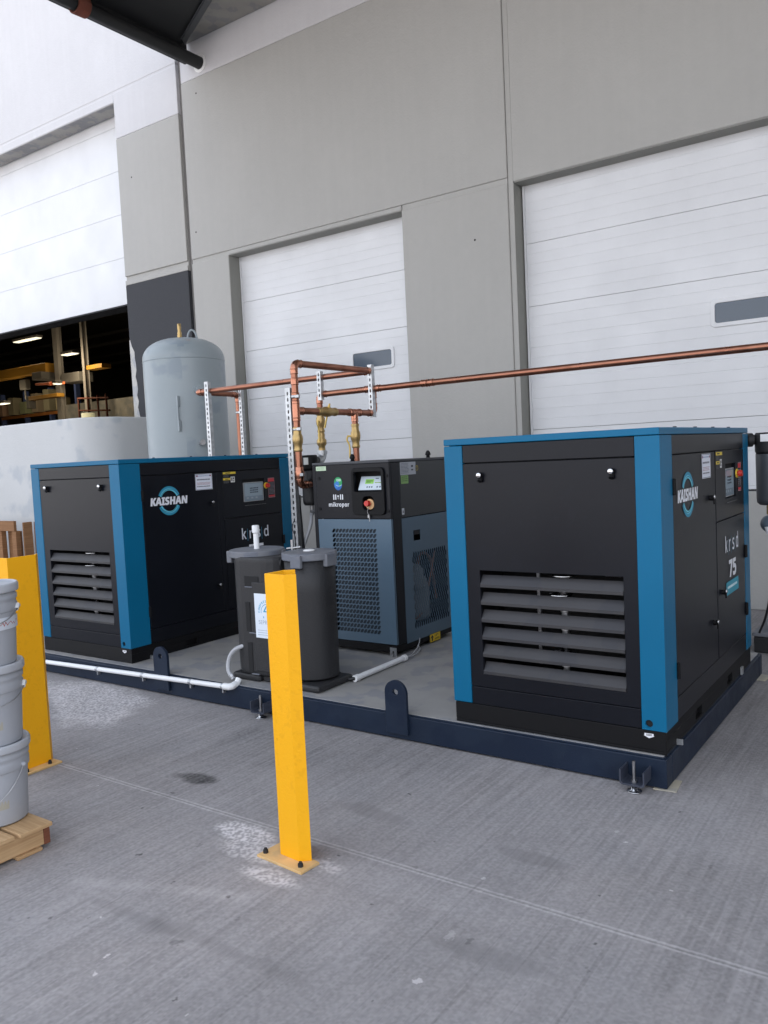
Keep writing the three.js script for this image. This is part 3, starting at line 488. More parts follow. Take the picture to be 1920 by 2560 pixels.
  for (const [z, y] of [[-0.972, 1.378], [-1.0, 0.645], [-1.216, 0.79]]) {
    const l = put('latch', [rod(V(XR - 0.004, y, z), V(XR + 0.018, y, z), 0.015, 16), box(0.008, 0.045, 0.014, XR + 0.022, y - 0.014, z - 0.004, 0.003)], mt.blackDull);
    build('latch_key', lathe([[0, 0.006], [0.01, 0.004], [0.012, 0.0], [0.011, -0.006], [0, -0.006]], 0, 0, 0).rotateZ(-Math.PI / 2).translate(XR + 0.026, y + 0.006, z), mt.chrome, l);
  }
  for (const [z, y] of [[-0.238, 1.484], [-0.238, 0.544], [-1.878, 0.96], [-1.878, 0.57]]) put('hinge', [box(0.012, 0.085, 0.024, XR + 0.004, y, z, 0.003), rod(V(XR + 0.008, y - 0.04, z), V(XR + 0.008, y + 0.04, z), 0.007, 10)], mt.blackDull);
  // left and rear sides, plain
  put('left_panel', span(XL + 0.004, XL + 0.018, 0.285, 1.745, -1.88, ZF - 0.203, 0.002), mt.black); put('rear_panel', span(XL + 0.052, XR - 0.052, 0.285, 1.745, ZB + 0.004, ZB + 0.018, 0.002), mt.black);
  put('top_screw', [-0.4, -0.8, -1.2, -1.6].map((z) => rod(V(XR - 0.03, T - 0.001, z), V(XR - 0.03, T + 0.006, z), 0.01, 8)), mt.blackDull);
  put('foot_clip', [box(0.05, 0.03, 0.012, XR - 0.0, SK + 0.016, -0.22, 0.002), box(0.012, 0.05, 0.05, XR + 0.003, SK + 0.026, -1.7, 0.002)], mt.galv);
  return t;
}
const compR = makeCompressor('blue and black compressor cabinet at the right front corner of the skid');
const compL = compR.clone(); compL.name = numbered('air_compressor'); compL.userData = { ...compR.userData, label: 'blue and black compressor cabinet at the left, behind the white drain pipe' };
compL.position.x += -4.1875 + 0.0044; compL.position.z += -0.0786 + 0.031; scene.add(compL);

// ---------------------------------------------------------------- refrigerated dryer
{
  const XR = -2.365, XL = -3.125, ZF = -1.143, ZB = -2.03, T = 1.682;
  const t = thing('air_dryer', 'charcoal and slate grey air dryer with perforated grilles between the compressors', 'air dryer', [(XL + XR) / 2, SK, (ZF + ZB) / 2]);
  const put = (n, g, m, k) => build(n, g, m, t, k);
  put('rear_panel', span(XL + 0.036, XR - 0.04, 0.25, T - 0.024, ZB + 0.002, ZB + 0.016, 0.002), mt.black);
  put('plinth', span(XL + 0.01, XR - 0.004, SK + 0.03, 0.25, ZB, ZF - 0.006, 0.004), mt.blackDull);
  put('foot_bracket', [[XR - 0.035, ZF + 0.004], [XL + 0.06, ZF + 0.004]].map(([x, z]) => plate(rectPts(x - 0.03, x + 0.03, SK + 0.001, 0.235), [Array.from({ length: 12 }, (_, k) => [x + 0.009 * Math.cos(-k * Math.PI / 6), 0.2 + 0.009 * Math.sin(-k * Math.PI / 6)])], 0.004).translate(0, 0, z)), mt.galv);
  put('cabinet_core', [span(XL + 0.02, XR - 0.02, 1.24, T - 0.02, ZB + 0.02, ZF - 0.1, 0.002), span(XL + 0.02, XR - 0.4, 0.25, 1.24, ZB + 0.02, ZF - 0.09, 0.002), span(XR - 0.4, XR - 0.3, 0.25, 1.24, ZB + 0.02, ZF - 0.09, 0.002), span(XL + 0.02, XR - 0.02, 0.25, 0.28, ZB + 0.02, ZF - 0.03, 0.002)], mt.inner);
  put('top_cover', span(XL, XR, T - 0.022, T, ZB, ZF, 0.006), std([0.05, 0.053, 0.06], 0.5));
  put('corner_post', span(XL, XL + 0.036, 0.25, T - 0.024, ZF - 0.06, ZF - 0.0005, 0.006), mt.black);
  put('corner_post', [span(XR - 0.03, XR, 0.25, T - 0.024, ZF - 0.142, ZF - 0.024, 0.006)], mt.black);
  put('corner_post', span(XR - 0.04, XR, 0.25, T - 0.024, ZB, ZB + 0.06, 0.004), mt.black);
  const fx0 = XL + 0.038, fx1 = XR - 0.003;
  put('control_face', plate(rectPts(fx0, fx1, 1.233, T - 0.024), [rectPts(-2.7, -2.43, 1.44, 1.6, 0.02), rectPts(-2.62, -2.505, 1.293, 1.41, 0.04)], 0.02, 0.0015).translate(0, 0, ZF - 0.022), mt.black);
  const fr = put('control_frame', plate(rectPts(-2.716, -2.412, 1.265, 1.625, 0.035), [rectPts(-2.7, -2.43, 1.44, 1.6, 0.02), rectPts(-2.62, -2.505, 1.293, 1.41, 0.04)], 0.014, 0.004).translate(0, 0, ZF + 0.0015), mt.blackDull);
  build('recess_back', [span(-2.71, -2.42, 1.27, 1.61, ZF - 0.095, ZF - 0.09, 0)], mt.inner, fr);
  const dsp = print(320, 160, (x, W, H) => { x.fillStyle = '#c4d0d8'; x.fillRect(0, 0, W, H); x.fillStyle = '#8ecb52'; x.fillRect(70, 34, 110, 54); x.fillStyle = '#3e6a2c'; x.fillRect(82, 50, 84, 10); x.fillRect(82, 66, 60, 8); x.fillStyle = '#4b5a6a'; x.fillRect(196, 22, 40, 10); for (const v of [100, 130, 160, 230, 266]) x.fillRect(v, 116, 18, 18); x.fillStyle = '#7fa04a'; x.fillRect(196, 70, 80, 10); }, { opaque: true, rough: 0.25 });
  build('display_screen', new THREE.PlaneGeometry(0.235, 0.115).rotateX(-0.45).translate(-2.552, 1.507, ZF - 0.03), dsp, fr, true);
  build('display_body', box(0.245, 0.125, 0.012, 0, 0, 0, 0.003).rotateX(-0.45).translate(-2.552, 1.505, ZF - 0.0395), mt.black, fr);
  const es = put('stop_button', [rod(V(-2.563, 1.35, ZF - 0.03), V(-2.563, 1.35, ZF + 0.02), 0.014, 16), rod(V(-2.563, 1.352, ZF + 0.02), V(-2.563, 1.354, ZF + 0.045), 0.025, 20, 0.021)], mt.red);
  build('button_collar', rod(V(-2.556, 1.345, ZF - 0.004), V(-2.556, 1.345, ZF + 0.006), 0.04, 24), std([0.72, 0.45, 0.22], 0.5), es);
  put('key', [tube([V(-2.553, 1.325, ZF + 0.02), V(-2.57, 1.29, ZF + 0.022), V(-2.562, 1.262, ZF + 0.018)], 0.003, 12, 6), box(0.016, 0.026, 0.003, -2.565, 1.252, ZF + 0.018, 0.001), box(0.006, 0.03, 0.002, -2.558, 1.228, ZF + 0.017, 0.0005)], mt.steel);
  // perforated front grille: slanted holes in rows
  const gx0 = -2.945, gx1 = -2.51, holes = [];
  for (let r = 0; r < 22; r++) for (let c = 0; c < 13; c++) {
    const x = gx0 + 0.014 + c * 0.0334, y = 0.342 + r * 0.0378, k = 0.006;
    if (x > gx1) continue;
    holes.push(rectPts(x - 0.0132, x + 0.0132, y - 0.0155, y + 0.0155, 0.009).map(([a, b]) => [a + (b - y) * 0.55, b]));
  }
  const fg = put('front_grille', plate(rectPts(fx0, fx1, 0.256, 1.227), holes, 0.003, 0).translate(0, 0, ZF - 0.0045), mt.slate);
  put('grille_fold', [span(fx0, fx0 + 0.02, 0.256, 1.227, ZF - 0.03, ZF - 0.005, 0), span(fx1 - 0.02, fx1, 0.256, 1.227, ZF - 0.03, ZF - 0.005, 0)], mt.slate);
  build('cooling_coil', span(gx0 - 0.01, gx1 + 0.03, 0.3, 1.19, ZF - 0.05, ZF - 0.03, 0.002), std([0.035, 0.05, 0.068], 0.5, 0.2), fg);
  // right side: plain upper panel, meshed lower panel, machinery behind it
  put('side_panel', span(XR - 0.022, XR - 0.002, 1.228, T - 0.024, ZB + 0.062, ZF - 0.145, 0.003), coat([0.035, 0.038, 0.042], 0.45));
  const sh = [];
  for (let r = 0; r < 16; r++) for (let c = 0; c < 17; c++) { const u = 1.422 + c * 0.0315 + (r % 2) * 0.0157, y = 0.355 + r * 0.0375; if (u > 1.93) continue; sh.push([[u - 0.0125, y - 0.012], [u + 0.006, y - 0.03], [u + 0.0125, y + 0.012], [u - 0.006, y + 0.03]]); }
  const sg = put('side_grille', faceX(plate(rectPts(-ZF + 0.145, -ZB - 0.062, 0.237, 1.222), [...sh, rectPts(1.444, 1.543, 1.03, 1.113)], 0.003), XR - 0.005), mt.slate);
  const hd = put('handle_cup', [span(XR - 0.05, XR - 0.045, 1.02, 1.12, -1.55, -1.435, 0)], mt.blackDull);
  build('handle_lip', span(XR - 0.016, XR - 0.002, 1.076, 1.108, -1.535, -1.452, 0.003), mt.black, hd);
  const cp = put('refrigerant_compressor', [lathe([[0, 0], [0.11, 0], [0.125, 0.03], [0.125, 0.26], [0.1, 0.34], [0.05, 0.37], [0, 0.375]], XR - 0.16, 0.36, -1.66, 32), lathe([[0, 0], [0.075, 0.01], [0.085, 0.06], [0.085, 0.16], [0.05, 0.2], [0, 0.21]], XR - 0.1, 0.62, -1.56, 24)], std([0.2, 0.22, 0.24], 0.45));
  build('refrigerant_pipe', [tube([V(XR - 0.1, 0.8, -1.62), V(XR - 0.08, 0.9, -1.66), V(XR - 0.08, 0.86, -1.78), V(XR - 0.07, 0.5, -1.85)], 0.012, 30, 8), tube([V(XR - 0.1, 0.36, -1.5), V(XR - 0.06, 0.42, -1.6), V(XR - 0.06, 0.9, -1.84)], 0.009, 30, 8)], std([0.25, 0.12, 0.08], 0.4, 0.6), cp);
  put('floor_bolt', rod(V(XR - 0.035, SK, ZF + 0.02), V(XR - 0.035, SK + 0.03, ZF + 0.02), 0.008, 8), mt.steel);
  put('panel_screw', [[-3.055, 1.555], [-3.06, 1.31], [-2.39, 1.56], [-2.39, 1.29]].map(([x, y]) => rod(V(x, y, ZF - 0.003), V(x, y, ZF + 0.004), 0.014, 6)), mt.blackDull);
  // prints
  put('round_emblem', onFront(-2.91, -2.815, 1.455, 1.565, ZF + 0.0008), print(192, 224, (x) => { x.beginPath(); x.ellipse(96, 112, 82, 106, 0, 0, 7); x.fillStyle = '#1c5fae'; x.fill(); x.beginPath(); x.ellipse(100, 84, 80, 78, 0, 0, 7); x.fillStyle = '#1d9a58'; x.fill(); x.beginPath(); x.ellipse(70, 130, 44, 60, 0.4, 0, 7); x.fillStyle = '#2b78c4'; x.fill(); x.strokeStyle = '#d7e6e0'; x.lineWidth = 7; x.beginPath(); x.arc(110, 60, 90, 0.9, 2.3); x.stroke(); x.fillStyle = '#eef4f0'; x.font = 'bold 50px sans-serif'; x.textAlign = 'center'; x.fillText('ESD', 112, 72); }), true);
  put('brand_print', onFront(-2.975, -2.755, 1.29, 1.43, ZF + 0.0008), print(440, 280, (x) => { x.fillStyle = '#e2e4e8'; x.strokeStyle = '#e2e4e8'; x.lineCap = 'round'; x.lineWidth = 22; for (const [u, a, b] of [[125, 20, 85], [165, 20, 85], [262, 20, 85], [302, 20, 85]]) { x.beginPath(); x.moveTo(u, a); x.lineTo(u, b); x.stroke(); } x.beginPath(); x.arc(213, 38, 15, 0, 7); x.fill(); x.lineWidth = 8; x.beginPath(); x.moveTo(213, 40); x.lineTo(213, 84); x.stroke(); x.font = 'bold 94px sans-serif'; x.textAlign = 'center'; x.fillText('mikropor', 220, 205, 420); }), true);
  put('pale_tag', onFront(-3.082, -2.978, 1.617, 1.652, ZF + 0.0008), print(128, 48, (x, W, H) => { x.fillStyle = '#bdd2b4'; x.fillRect(0, 0, W, H); textRows(x, W, 12, 40, 2, '#7c9878'); }, { opaque: true }), true);
  put('rating_plate', onRight(-1.292, -1.515, 1.557, 1.657, XR + 0.0005), print(256, 128, (x, W, H) => { x.fillStyle = '#a8acb4'; x.fillRect(0, 0, W, H); textRows(x, W * 0.6, 10, 120, 8, '#5a5e68'); x.fillStyle = '#33363e'; x.fillRect(180, 34, 34, 20); x.fillRect(180, 74, 34, 14); }, { opaque: true }), true);
  put('green_tag', onRight(-1.298, -1.402, 1.489, 1.554, XR + 0.0005), print(128, 96, (x, W, H) => { x.fillStyle = '#7fa660'; x.fillRect(0, 0, W, H); textRows(x, W, 14, 80, 3, '#3d5a2c'); }, { opaque: true }), true);
  put('ring_tag', onRight(-1.505, -1.555, 1.58, 1.63, XR + 0.0005), print(96, 96, (x) => { x.strokeStyle = '#c0ac4a'; x.lineWidth = 9; x.beginPath(); x.arc(48, 48, 36, 0, 7); x.stroke(); x.fillStyle = '#c0ac4a'; x.fillRect(43, 24, 9, 34); }), true);
  put('lock_tag', onRight(-1.292, -1.325, 1.25, 1.3, XR + 0.0005), print(64, 96, (x, W, H) => { x.fillStyle = '#c9ccd2'; x.fillRect(0, 0, W, H); x.fillStyle = '#333'; x.fillRect(20, 44, 26, 26); x.fillRect(24, 24, 6, 20); x.fillRect(36, 24, 6, 20); }, { opaque: true }), true);
  put('lift_tag', onRight(-1.61, -1.78, 0.172, 0.242, XR + 0.0005), print(256, 128, (x, W, H) => { x.fillStyle = '#e3bf24'; x.fillRect(0, 0, W, H); x.strokeStyle = '#2a2508'; x.lineWidth = 6; x.strokeRect(4, 4, W - 8, H - 8); x.fillStyle = '#1f1c0a'; x.font = 'bold 46px sans-serif'; x.fillText('LIFT', 116, 56, 120); x.fillText('HERE', 116, 108, 120); x.beginPath(); x.moveTo(60, 18); x.lineTo(98, 62); x.lineTo(76, 62); x.lineTo(76, 110); x.lineTo(44, 110); x.lineTo(44, 62); x.lineTo(22, 62); x.closePath(); x.fill(); }, { opaque: true }), true);
  // knobs on top
  for (const [x, z] of [[-2.98, -1.5], [-2.46, -1.86]]) put('top_knob', lathe([[0, 0], [0.018, 0], [0.014, 0.016], [0.024, 0.024], [0.02, 0.042], [0.01, 0.058], [0, 0.06]], x, T, z, 16), mt.blackDull);
}

// ---------------------------------------------------------------- oil and water separator
{
  const t = thing('oil_separator', 'black twin drum oil water separator with grey lids behind the yellow post', 'separator', [-2.72, SK, -0.32]);
  const put = (n, g, m, k) => build(n, g, m, t, k);
  const y0 = SK + 0.055, yt = 1.035;
  put('base_tray', [span(-3.12, -2.85, SK + 0.001, SK + 0.052, -0.5, -0.13, 0.02), span(-2.62, -2.28, SK + 0.001, SK + 0.05, -0.47, -0.09, 0.02), span(-2.85, -2.6, SK + 0.001, SK + 0.044, -0.46, -0.16, 0.012)], mt.plastic);
  // right drum, round and slightly tapered
  put('drum', lathe([[0, 0], [0.157, 0], [0.166, 0.015], [0.173, 0.6], [0.176, yt - y0], [0, yt - y0]], -2.478, y0, -0.3, 56), mt.plastic);
  const lid = (cx, cz, rx, rz, tabs) => {
    const s = new THREE.Shape(); s.absellipse(cx, -cz, rx, rz, 0, Math.PI * 2);
    const g = new THREE.ExtrudeGeometry(s, { depth: 0.034, bevelEnabled: true, bevelSize: 0.008, bevelThickness: 0.008, bevelSegments: 2, curveSegments: 40 }).rotateX(-Math.PI / 2).translate(0, yt + 0.008, 0);
    return put('lid', [g, ...tabs.map(([x, z, w, d]) => span(x - w / 2, x + w / 2, yt - 0.045, yt + 0.042, z - d / 2, z + d / 2, 0.008))], mt.lidGrey);
  };
  lid(-2.478, -0.3, 0.182, 0.182, [[-2.44, -0.118, 0.09, 0.03], [-2.3, -0.3, 0.04, 0.11]]);
  // left drum: squared body with panels
  const sq = new THREE.Shape(rectPts(-3.085, -2.665, 0.135, 0.49, 0.11).map(([a, b]) => new THREE.Vector2(a, b)));
  const body = new THREE.ExtrudeGeometry(sq, { depth: 0.77, bevelEnabled: true, bevelSize: 0.012, bevelThickness: 0.03, bevelSegments: 3, curveSegments: 8 }).rotateX(-Math.PI / 2).translate(0, y0 + 0.03, 0);
  put('drum', [body, lathe([[0, 0], [0.17, 0], [0.17, 0.14], [0, 0.14]], -2.985, 0.9, -0.33, 48)], mt.plastic);
  put('shoulder', [tube([V(-2.97, 0.985, -0.19), V(-2.9, 1.0, -0.2), V(-2.78, 1.005, -0.22), V(-2.66, 1.005, -0.24)], 0.045, 20, 14)], mt.plastic);
  const l2 = lid(-3.0, -0.33, 0.196, 0.19, [[-3.17, -0.25, 0.05, 0.08], [-2.96, -0.51, 0.06, 0.05], [-2.82, -0.4, 0.05, 0.05]]);
  put('drum_panel', [span(-2.865, -2.6, 0.25, 0.88, -0.13, -0.114, 0.01)], mt.plastic);
  for (const [y, a, b, h] of [[0.885, -2.935, -2.8, 0.07], [0.63, -2.94, -2.895, 0.21], [0.34, -2.94, -2.895, 0.22]]) put('grip_recess', span(a, b, y - h / 2, y + h / 2, -0.132, -0.1185, 0.004), mt.inner);
  for (const [x, y] of [[-2.93, 0.847], [-2.91, 0.522], [-2.91, 0.23]]) put('latch_ear', span(x - 0.0, x + 0.07, y - 0.008, y, -0.132, -0.112, 0.003), mt.lidGrey);
  put('front_label', onFront(-2.842, -2.612, 0.492, 0.803, -0.1125), print(384, 512, (x, W, H) => {
    x.fillStyle = '#dfe8f2'; x.fillRect(0, 0, W, H); x.strokeStyle = '#3f9dc4'; x.fillStyle = '#3f9dc4'; x.lineWidth = 7; x.beginPath(); x.arc(192, 210, 92, Math.PI * 0.95, Math.PI * 2.05); x.stroke();
    x.font = 'bold 40px sans-serif'; const w = 'COMPRESSED AIR'; for (let i = 0; i < w.length; i++) { const a = Math.PI * (1.0 + i / (w.length - 1)); x.save(); x.translate(192 + 112 * Math.cos(a), 210 + 112 * Math.sin(a)); x.rotate(a + Math.PI / 2); x.textAlign = 'center'; x.fillText(w[i], 0, 0); x.restore(); }
    x.beginPath(); x.moveTo(130, 210); x.lineTo(190, 120); x.lineTo(212, 120); x.lineTo(212, 210); x.closePath(); x.fill(); x.fillStyle = '#dfe8f2'; x.beginPath(); x.moveTo(160, 196); x.lineTo(194, 144); x.lineTo(194, 196); x.closePath(); x.fill();
    x.fillStyle = '#8a97a8'; x.font = '60px sans-serif'; x.fillText('SEPRA', 50, 350, 280); x.fillStyle = '#3f9dc4'; x.fillRect(130, 258, 12, 22); x.fillStyle = '#a9b4c2'; for (let k = 0; k < 3; k++) x.fillRect(30, 420 + k * 26, 320, 6);
  }, { opaque: true }), true);
  // white standpipe in the left lid
  const sp = put('standpipe', [rod(V(-3.0, yt + 0.03, -0.33), V(-3.0, 1.23, -0.33), 0.02, 24)], mt.pvc);
  build('pipe_cap', lathe([[0, 0], [0.026, 0], [0.027, 0.005], [0.027, 0.05], [0.022, 0.056], [0, 0.056]], -3.0, 1.2, -0.33, 28), mt.pvc, sp);
  put('lid_port', [lathe([[0, 0], [0.04, 0], [0.04, 0.008], [0.03, 0.012], [0, 0.012]], -2.478, yt + 0.05, -0.3, 28)], mt.white);
  put('valve_fitting', [rod(V(-2.7, yt + 0.04, -0.38), V(-2.7, 1.15, -0.38), 0.012, 12), rod(V(-2.75, 1.085, -0.38), V(-2.62, 1.1, -0.38), 0.009, 10)], mt.steel);
  put('side_plug', rod(V(-3.1, 0.905, -0.26), V(-3.075, 0.905, -0.26), 0.014, 14), mt.white);
}

// ---------------------------------------------------------------- drain pipes and hoses
{
  const t = thing('drain_pipe', 'long white plastic pipe along the front of the skid with an elbow', 'pipe', [-4.1, 0.13, 0.03]);
  const a = V(-5.7, 0.089, 0.032), b = V(-3.02, 0.158, 0.032);
  build('pipe', rod(a, b, 0.018, 20), mt.pvc, t);
  build('elbow', [tube([V(-3.04, 0.158, 0.032), V(-2.995, 0.159, 0.032), V(-2.976, 0.162, 0.02), V(-2.974, 0.168, -0.01), V(-2.974, 0.168, -0.03)], 0.024, 24, 16), rod(V(-2.974, 0.17, -0.028), V(-2.974, 0.2, -0.05), 0.022, 16)], mt.pvc, t);
  for (const f of [0.45, 0.66, 0.86, 0.985]) { const p = a.clone().lerp(b, f), q = a.clone().lerp(b, f + 0.008); build('pipe_clamp', [rod(p, q, 0.022, 16), span(p.x - 0.006, p.x + 0.006, p.y - 0.05, p.y - 0.02, 0.004, 0.03, 0.001)], mt.galv, t); }
  const h = thing('drain_hose', 'grey flexible hose rising from the white elbow to the separator', 'hose', [-3.0, 0.2, -0.06]);
  build('hose', tube([V(-2.974, 0.19, -0.045), V(-3.05, 0.24, -0.06), V(-3.07, 0.32, -0.08), V(-3.04, 0.385, -0.1), V(-2.965, 0.425, -0.16)].map((p, i) => p.clone().add(V(-0.045 * (1 - i / 4), 0, 0))), 0.015, 40, 14), mt.hoseGrey, h);
  build('hose_clamp', rod(V(-3.03, 0.2, -0.05), V(-3.045, 0.215, -0.055), 0.019, 14), mt.steel, h);
  const d = thing('deck_pipe', 'short white plastic pipe lying on the skid deck before the dryer', 'pipe', [-2.24, 0.19, -0.75]);
  build('pipe', rod(V(-2.24, 0.19, -0.45), V(-2.245, 0.19, -1.05), 0.02, 20), mt.pvc, d);
  build('end_fitting', [rod(V(-2.24, 0.19, -0.43), V(-2.24, 0.19, -0.47), 0.024, 16), rod(V(-2.245, 0.19, -1.04), V(-2.245, 0.19, -1.07), 0.024, 16)], mt.white, d);
  build('black_tail', tube([V(-2.24, 0.19, -0.44), V(-2.29, 0.183, -0.42), V(-2.34, 0.19, -0.43), V(-2.4, 0.22, -0.44)], 0.014, 20, 10), mt.hoseBlack, d);
  build('wire', [tube([V(-2.245, 0.19, -1.05), V(-2.27, 0.185, -1.2), V(-2.31, 0.22, -1.36), V(-2.33, 0.26, -1.41)], 0.004, 24, 6), tube([V(-2.245, 0.19, -1.05), V(-2.25, 0.18, -1.2), V(-2.3, 0.19, -1.36), V(-2.35, 0.2, -1.41)], 0.004, 24, 6)], mt.hoseGrey, d);
}

// ---------------------------------------------------------------- yellow guard posts
function guardPost(label, mirror, cx, cz, rot, legA, legB) {
  const t = thing('guard_post', label, 'guard post', [cx, 0, cz], 'yellow bent steel guard posts');
  t.rotation.y = rot;
  const th = 0.007, lip = 0.05 * Math.SQRT1_2, H = 1.236, m = mirror;
  // plan of the bent plate: outer line, then inner line back (local, corner at 0,0; first leg along x, second along -z)
  const line = [[legA * m + lip * m, lip], [legA * m, 0], [0, 0], [0, legB], [lip * m, legB + lip]];
  const nrm = (a, b) => { const dx = b[0] - a[0], dy = b[1] - a[1], l = Math.hypot(dx, dy); return [-dy / l, dx / l]; };
  const strips = [];
  const off = line.map((p, i) => { const n1 = i ? nrm(line[i - 1], p) : nrm(p, line[i + 1]), n2 = i < line.length - 1 ? nrm(p, line[i + 1]) : n1; const s = 1 + n1[0] * n2[0] + n1[1] * n2[1]; return [p[0] - (n1[0] + n2[0]) / s * th * m, p[1] - (n1[1] + n2[1]) / s * th * m]; });
  const sh = poly([...line, ...off.slice().reverse()]);
  const g = new THREE.ExtrudeGeometry(sh, { depth: H - 0.014, bevelEnabled: true, bevelSize: 0.0015, bevelThickness: 0.0015, bevelSegments: 1 }).rotateX(-Math.PI / 2).translate(0, 0.0135, 0);
  offset.set(t, V(0, 0, 0));
  build('post', g, mt.yellow, t);
  const k = 0.006;
  const bp = poly(m > 0 ? [[-0.085, -0.06], [0.185, -0.06], [0.185, 0.045], [0.06, 0.055], [0.0, 0.13], [-0.085, 0.13]] : [[0.062, -0.03], [-0.2, -0.03], [-0.2, 0.205], [0.062, 0.205]]);
  build('base_plate', new THREE.ExtrudeGeometry(bp, { depth: 0.009, bevelEnabled: true, bevelSize: 0.0015, bevelThickness: 0.0015, bevelSegments: 1 }).rotateX(-Math.PI / 2).translate(0, 0.002, 0), mt.yellowDusty, t);
  for (const [x, z] of m > 0 ? [[-0.065, 0.03], [0.15, 0.028], [-0.065, -0.1]] : [[0.036, 0.0], [0.036, -0.145], [-0.16, -0.18]]) build('anchor_bolt', [rod(V(x, 0.012, z), V(x, 0.026, z), 0.012, 6), rod(V(x, 0.02, z), V(x, 0.034, z), 0.007, 10)], mt.rubber, t);
  return t;
}
guardPost('yellow bent steel guard post standing alone in front of the separator', 1, -1.226, 1.452, -0.09, 0.115, 0.105);
guardPost('yellow bent steel guard post half hidden behind the grey buckets', -1, -3.205, 1.45, 0.02, 0.12, 0.175);

// ---------------------------------------------------------------- buckets on a pallet
{
  const bx = -2.468, bz = 2.012, words = ['topmost', 'middle', 'lowest'];
  const lab = print(512, 128, (x, W, H) => { x.fillStyle = '#cdd3dc'; x.fillRect(0, 0, W, H); x.strokeStyle = '#a04038'; x.lineWidth = 5; x.beginPath(); let u = 20; x.moveTo(u, 80); while (u < 480) { u += rr(8, 18); x.lineTo(u, rr(45, 88)); } x.stroke(); }, { opaque: true });
  for (let k = 2; k >= 0; k--) {
    const y = 0.1225 + (2 - k) * 0.361;
    const t = thing('bucket', `grey plastic bucket, ${words[k]} of the stack on the wooden pallet`, 'bucket', [bx, y, bz], 'stacked grey plastic buckets');
    build('body', lathe([[0, 0.002], [0.126, 0.002], [0.131, 0.01], [0.142, 0.24], [0.143, 0.245], [0.15, 0.247], [0.151, 0.275], [0.147, 0.28], [0.146, 0.296], [0.152, 0.3], [0.152, 0.318], [0.145, 0.322], [0.146, 0.345], [0, 0.345]], bx, y, bz, 64), mt.bucket, t);
    build('lid', lathe([[0.147, 0.332], [0.158, 0.333], [0.161, 0.34], [0.161, 0.362], [0.157, 0.371], [0.15, 0.372], [0.146, 0.3605], [0, 0.3605]], bx, y, bz, 64), std([0.46, 0.48, 0.52], 0.5, 0, { map: tPaint }), t);
    // bail handle with a white grip, hanging on the near side
    const a0 = [0.55, 0.5, 0.95][k], pts = []; for (let q = 0; q <= 16; q++) { const a = a0 - 1.35 + q / 16 * 2.7, dip = Math.sin(q / 16 * Math.PI); pts.push(V(bx + Math.cos(a) * (0.156 + 0.012 * dip), y + 0.262 - [0.07, 0.07, 0.16][k] * dip, bz + Math.sin(a) * (0.156 + 0.012 * dip))); }
    build('handle', tube(pts, 0.0022, 40, 6), mt.steel, t);
    const gp = k === 2 ? pts.slice(6, 10) : pts.slice(1, 3);
    build('grip', k === 2 ? tube(gp, 0.008, 16, 10) : tube([pts[0].clone().add(V(0, 0.006, 0)), pts[1]], 0.009, 8, 10), mt.white, t);
    build('handle_ear', [pts[0], pts[16]].map((p) => new THREE.SphereGeometry(0.012, 10, 8).translate(p.x, p.y, p.z)), mt.bucket, t);
    if (k === 0) build('paper_label', new THREE.CylinderGeometry(0.1462, 0.1447, 0.055, 40, 1, true, 0.4, 2.2).translate(bx, y + 0.195, bz), lab, t, true);
    else build('paper_label', new THREE.CylinderGeometry(0.1385, 0.1345, 0.1, 30, 1, true, 0.9, 0.55).translate(bx, y + 0.13, bz), std([0.42, 0.4, 0.33], 0.6, 0, { map: tPaint }), t);
  }
  const p = thing('wooden_pallet', 'pale wooden pallet under the stack of grey buckets', 'pallet', [-2.7, 0, 2.2]);
  for (let k = 0; k < 6; k++) { const z = 1.905 + k * 0.175; build('deck_board', span(-3.25 + rr(-0.01, 0.01), -2.205 - (k % 2) * 0.012, 0.103, 0.1215, z, z + 0.157, 0.003), mt.wood, p); }
  for (const x of [-2.262, -2.7, -3.2]) build('stringer', span(x - 0.02, x + 0.02, 0.016, 0.1025, 1.93, 2.95, 0.003), mt.wood, p);
  build('stringer_end', span(-2.284, -2.24, 0.014, 0.101, 1.9, 1.9295, 0.002), mt.woodRed, p);
  for (let k = 0; k < 3; k++) { const z = 1.95 + k * 0.42; build('bottom_board', span(-3.25, -2.225, 0.001, 0.0155, z, z + 0.12, 0.002), mt.wood, p); }
  // crate far back by the parapet
  const c = thing('wooden_crate', 'brown wooden crate standing by the parapet left of the left compressor', 'crate', [-9.8, 0, -2.5]);
  build('top_rail', span(-11, -9.46, 0.93, 1.07, -2.31, -2.27, 0.004), mt.woodOld, c);
  for (const x of [-10.9, -10.3, -9.86, -9.5]) build('post', span(x - 0.06, x + 0.04, 0.02, 0.929, -2.36, -2.29, 0.004), mt.woodOld, c);
  for (let k = 0; k < 7; k++) build('front_slat', span(-10.84 + k * 0.2 + rr(-0.02, 0.02), -10.72 + k * 0.2, 0.03, 0.92, -2.42, -2.4, 0.004), mt.woodOld, c);
  for (let k = 0; k < 3; k++) build('side_slat', span(-9.42, -9.39, 0.03, 1.06 - rr(0, 0.04), -2.5 - k * 0.17, -2.37 - k * 0.17, 0.004), mt.woodOld, c);
}

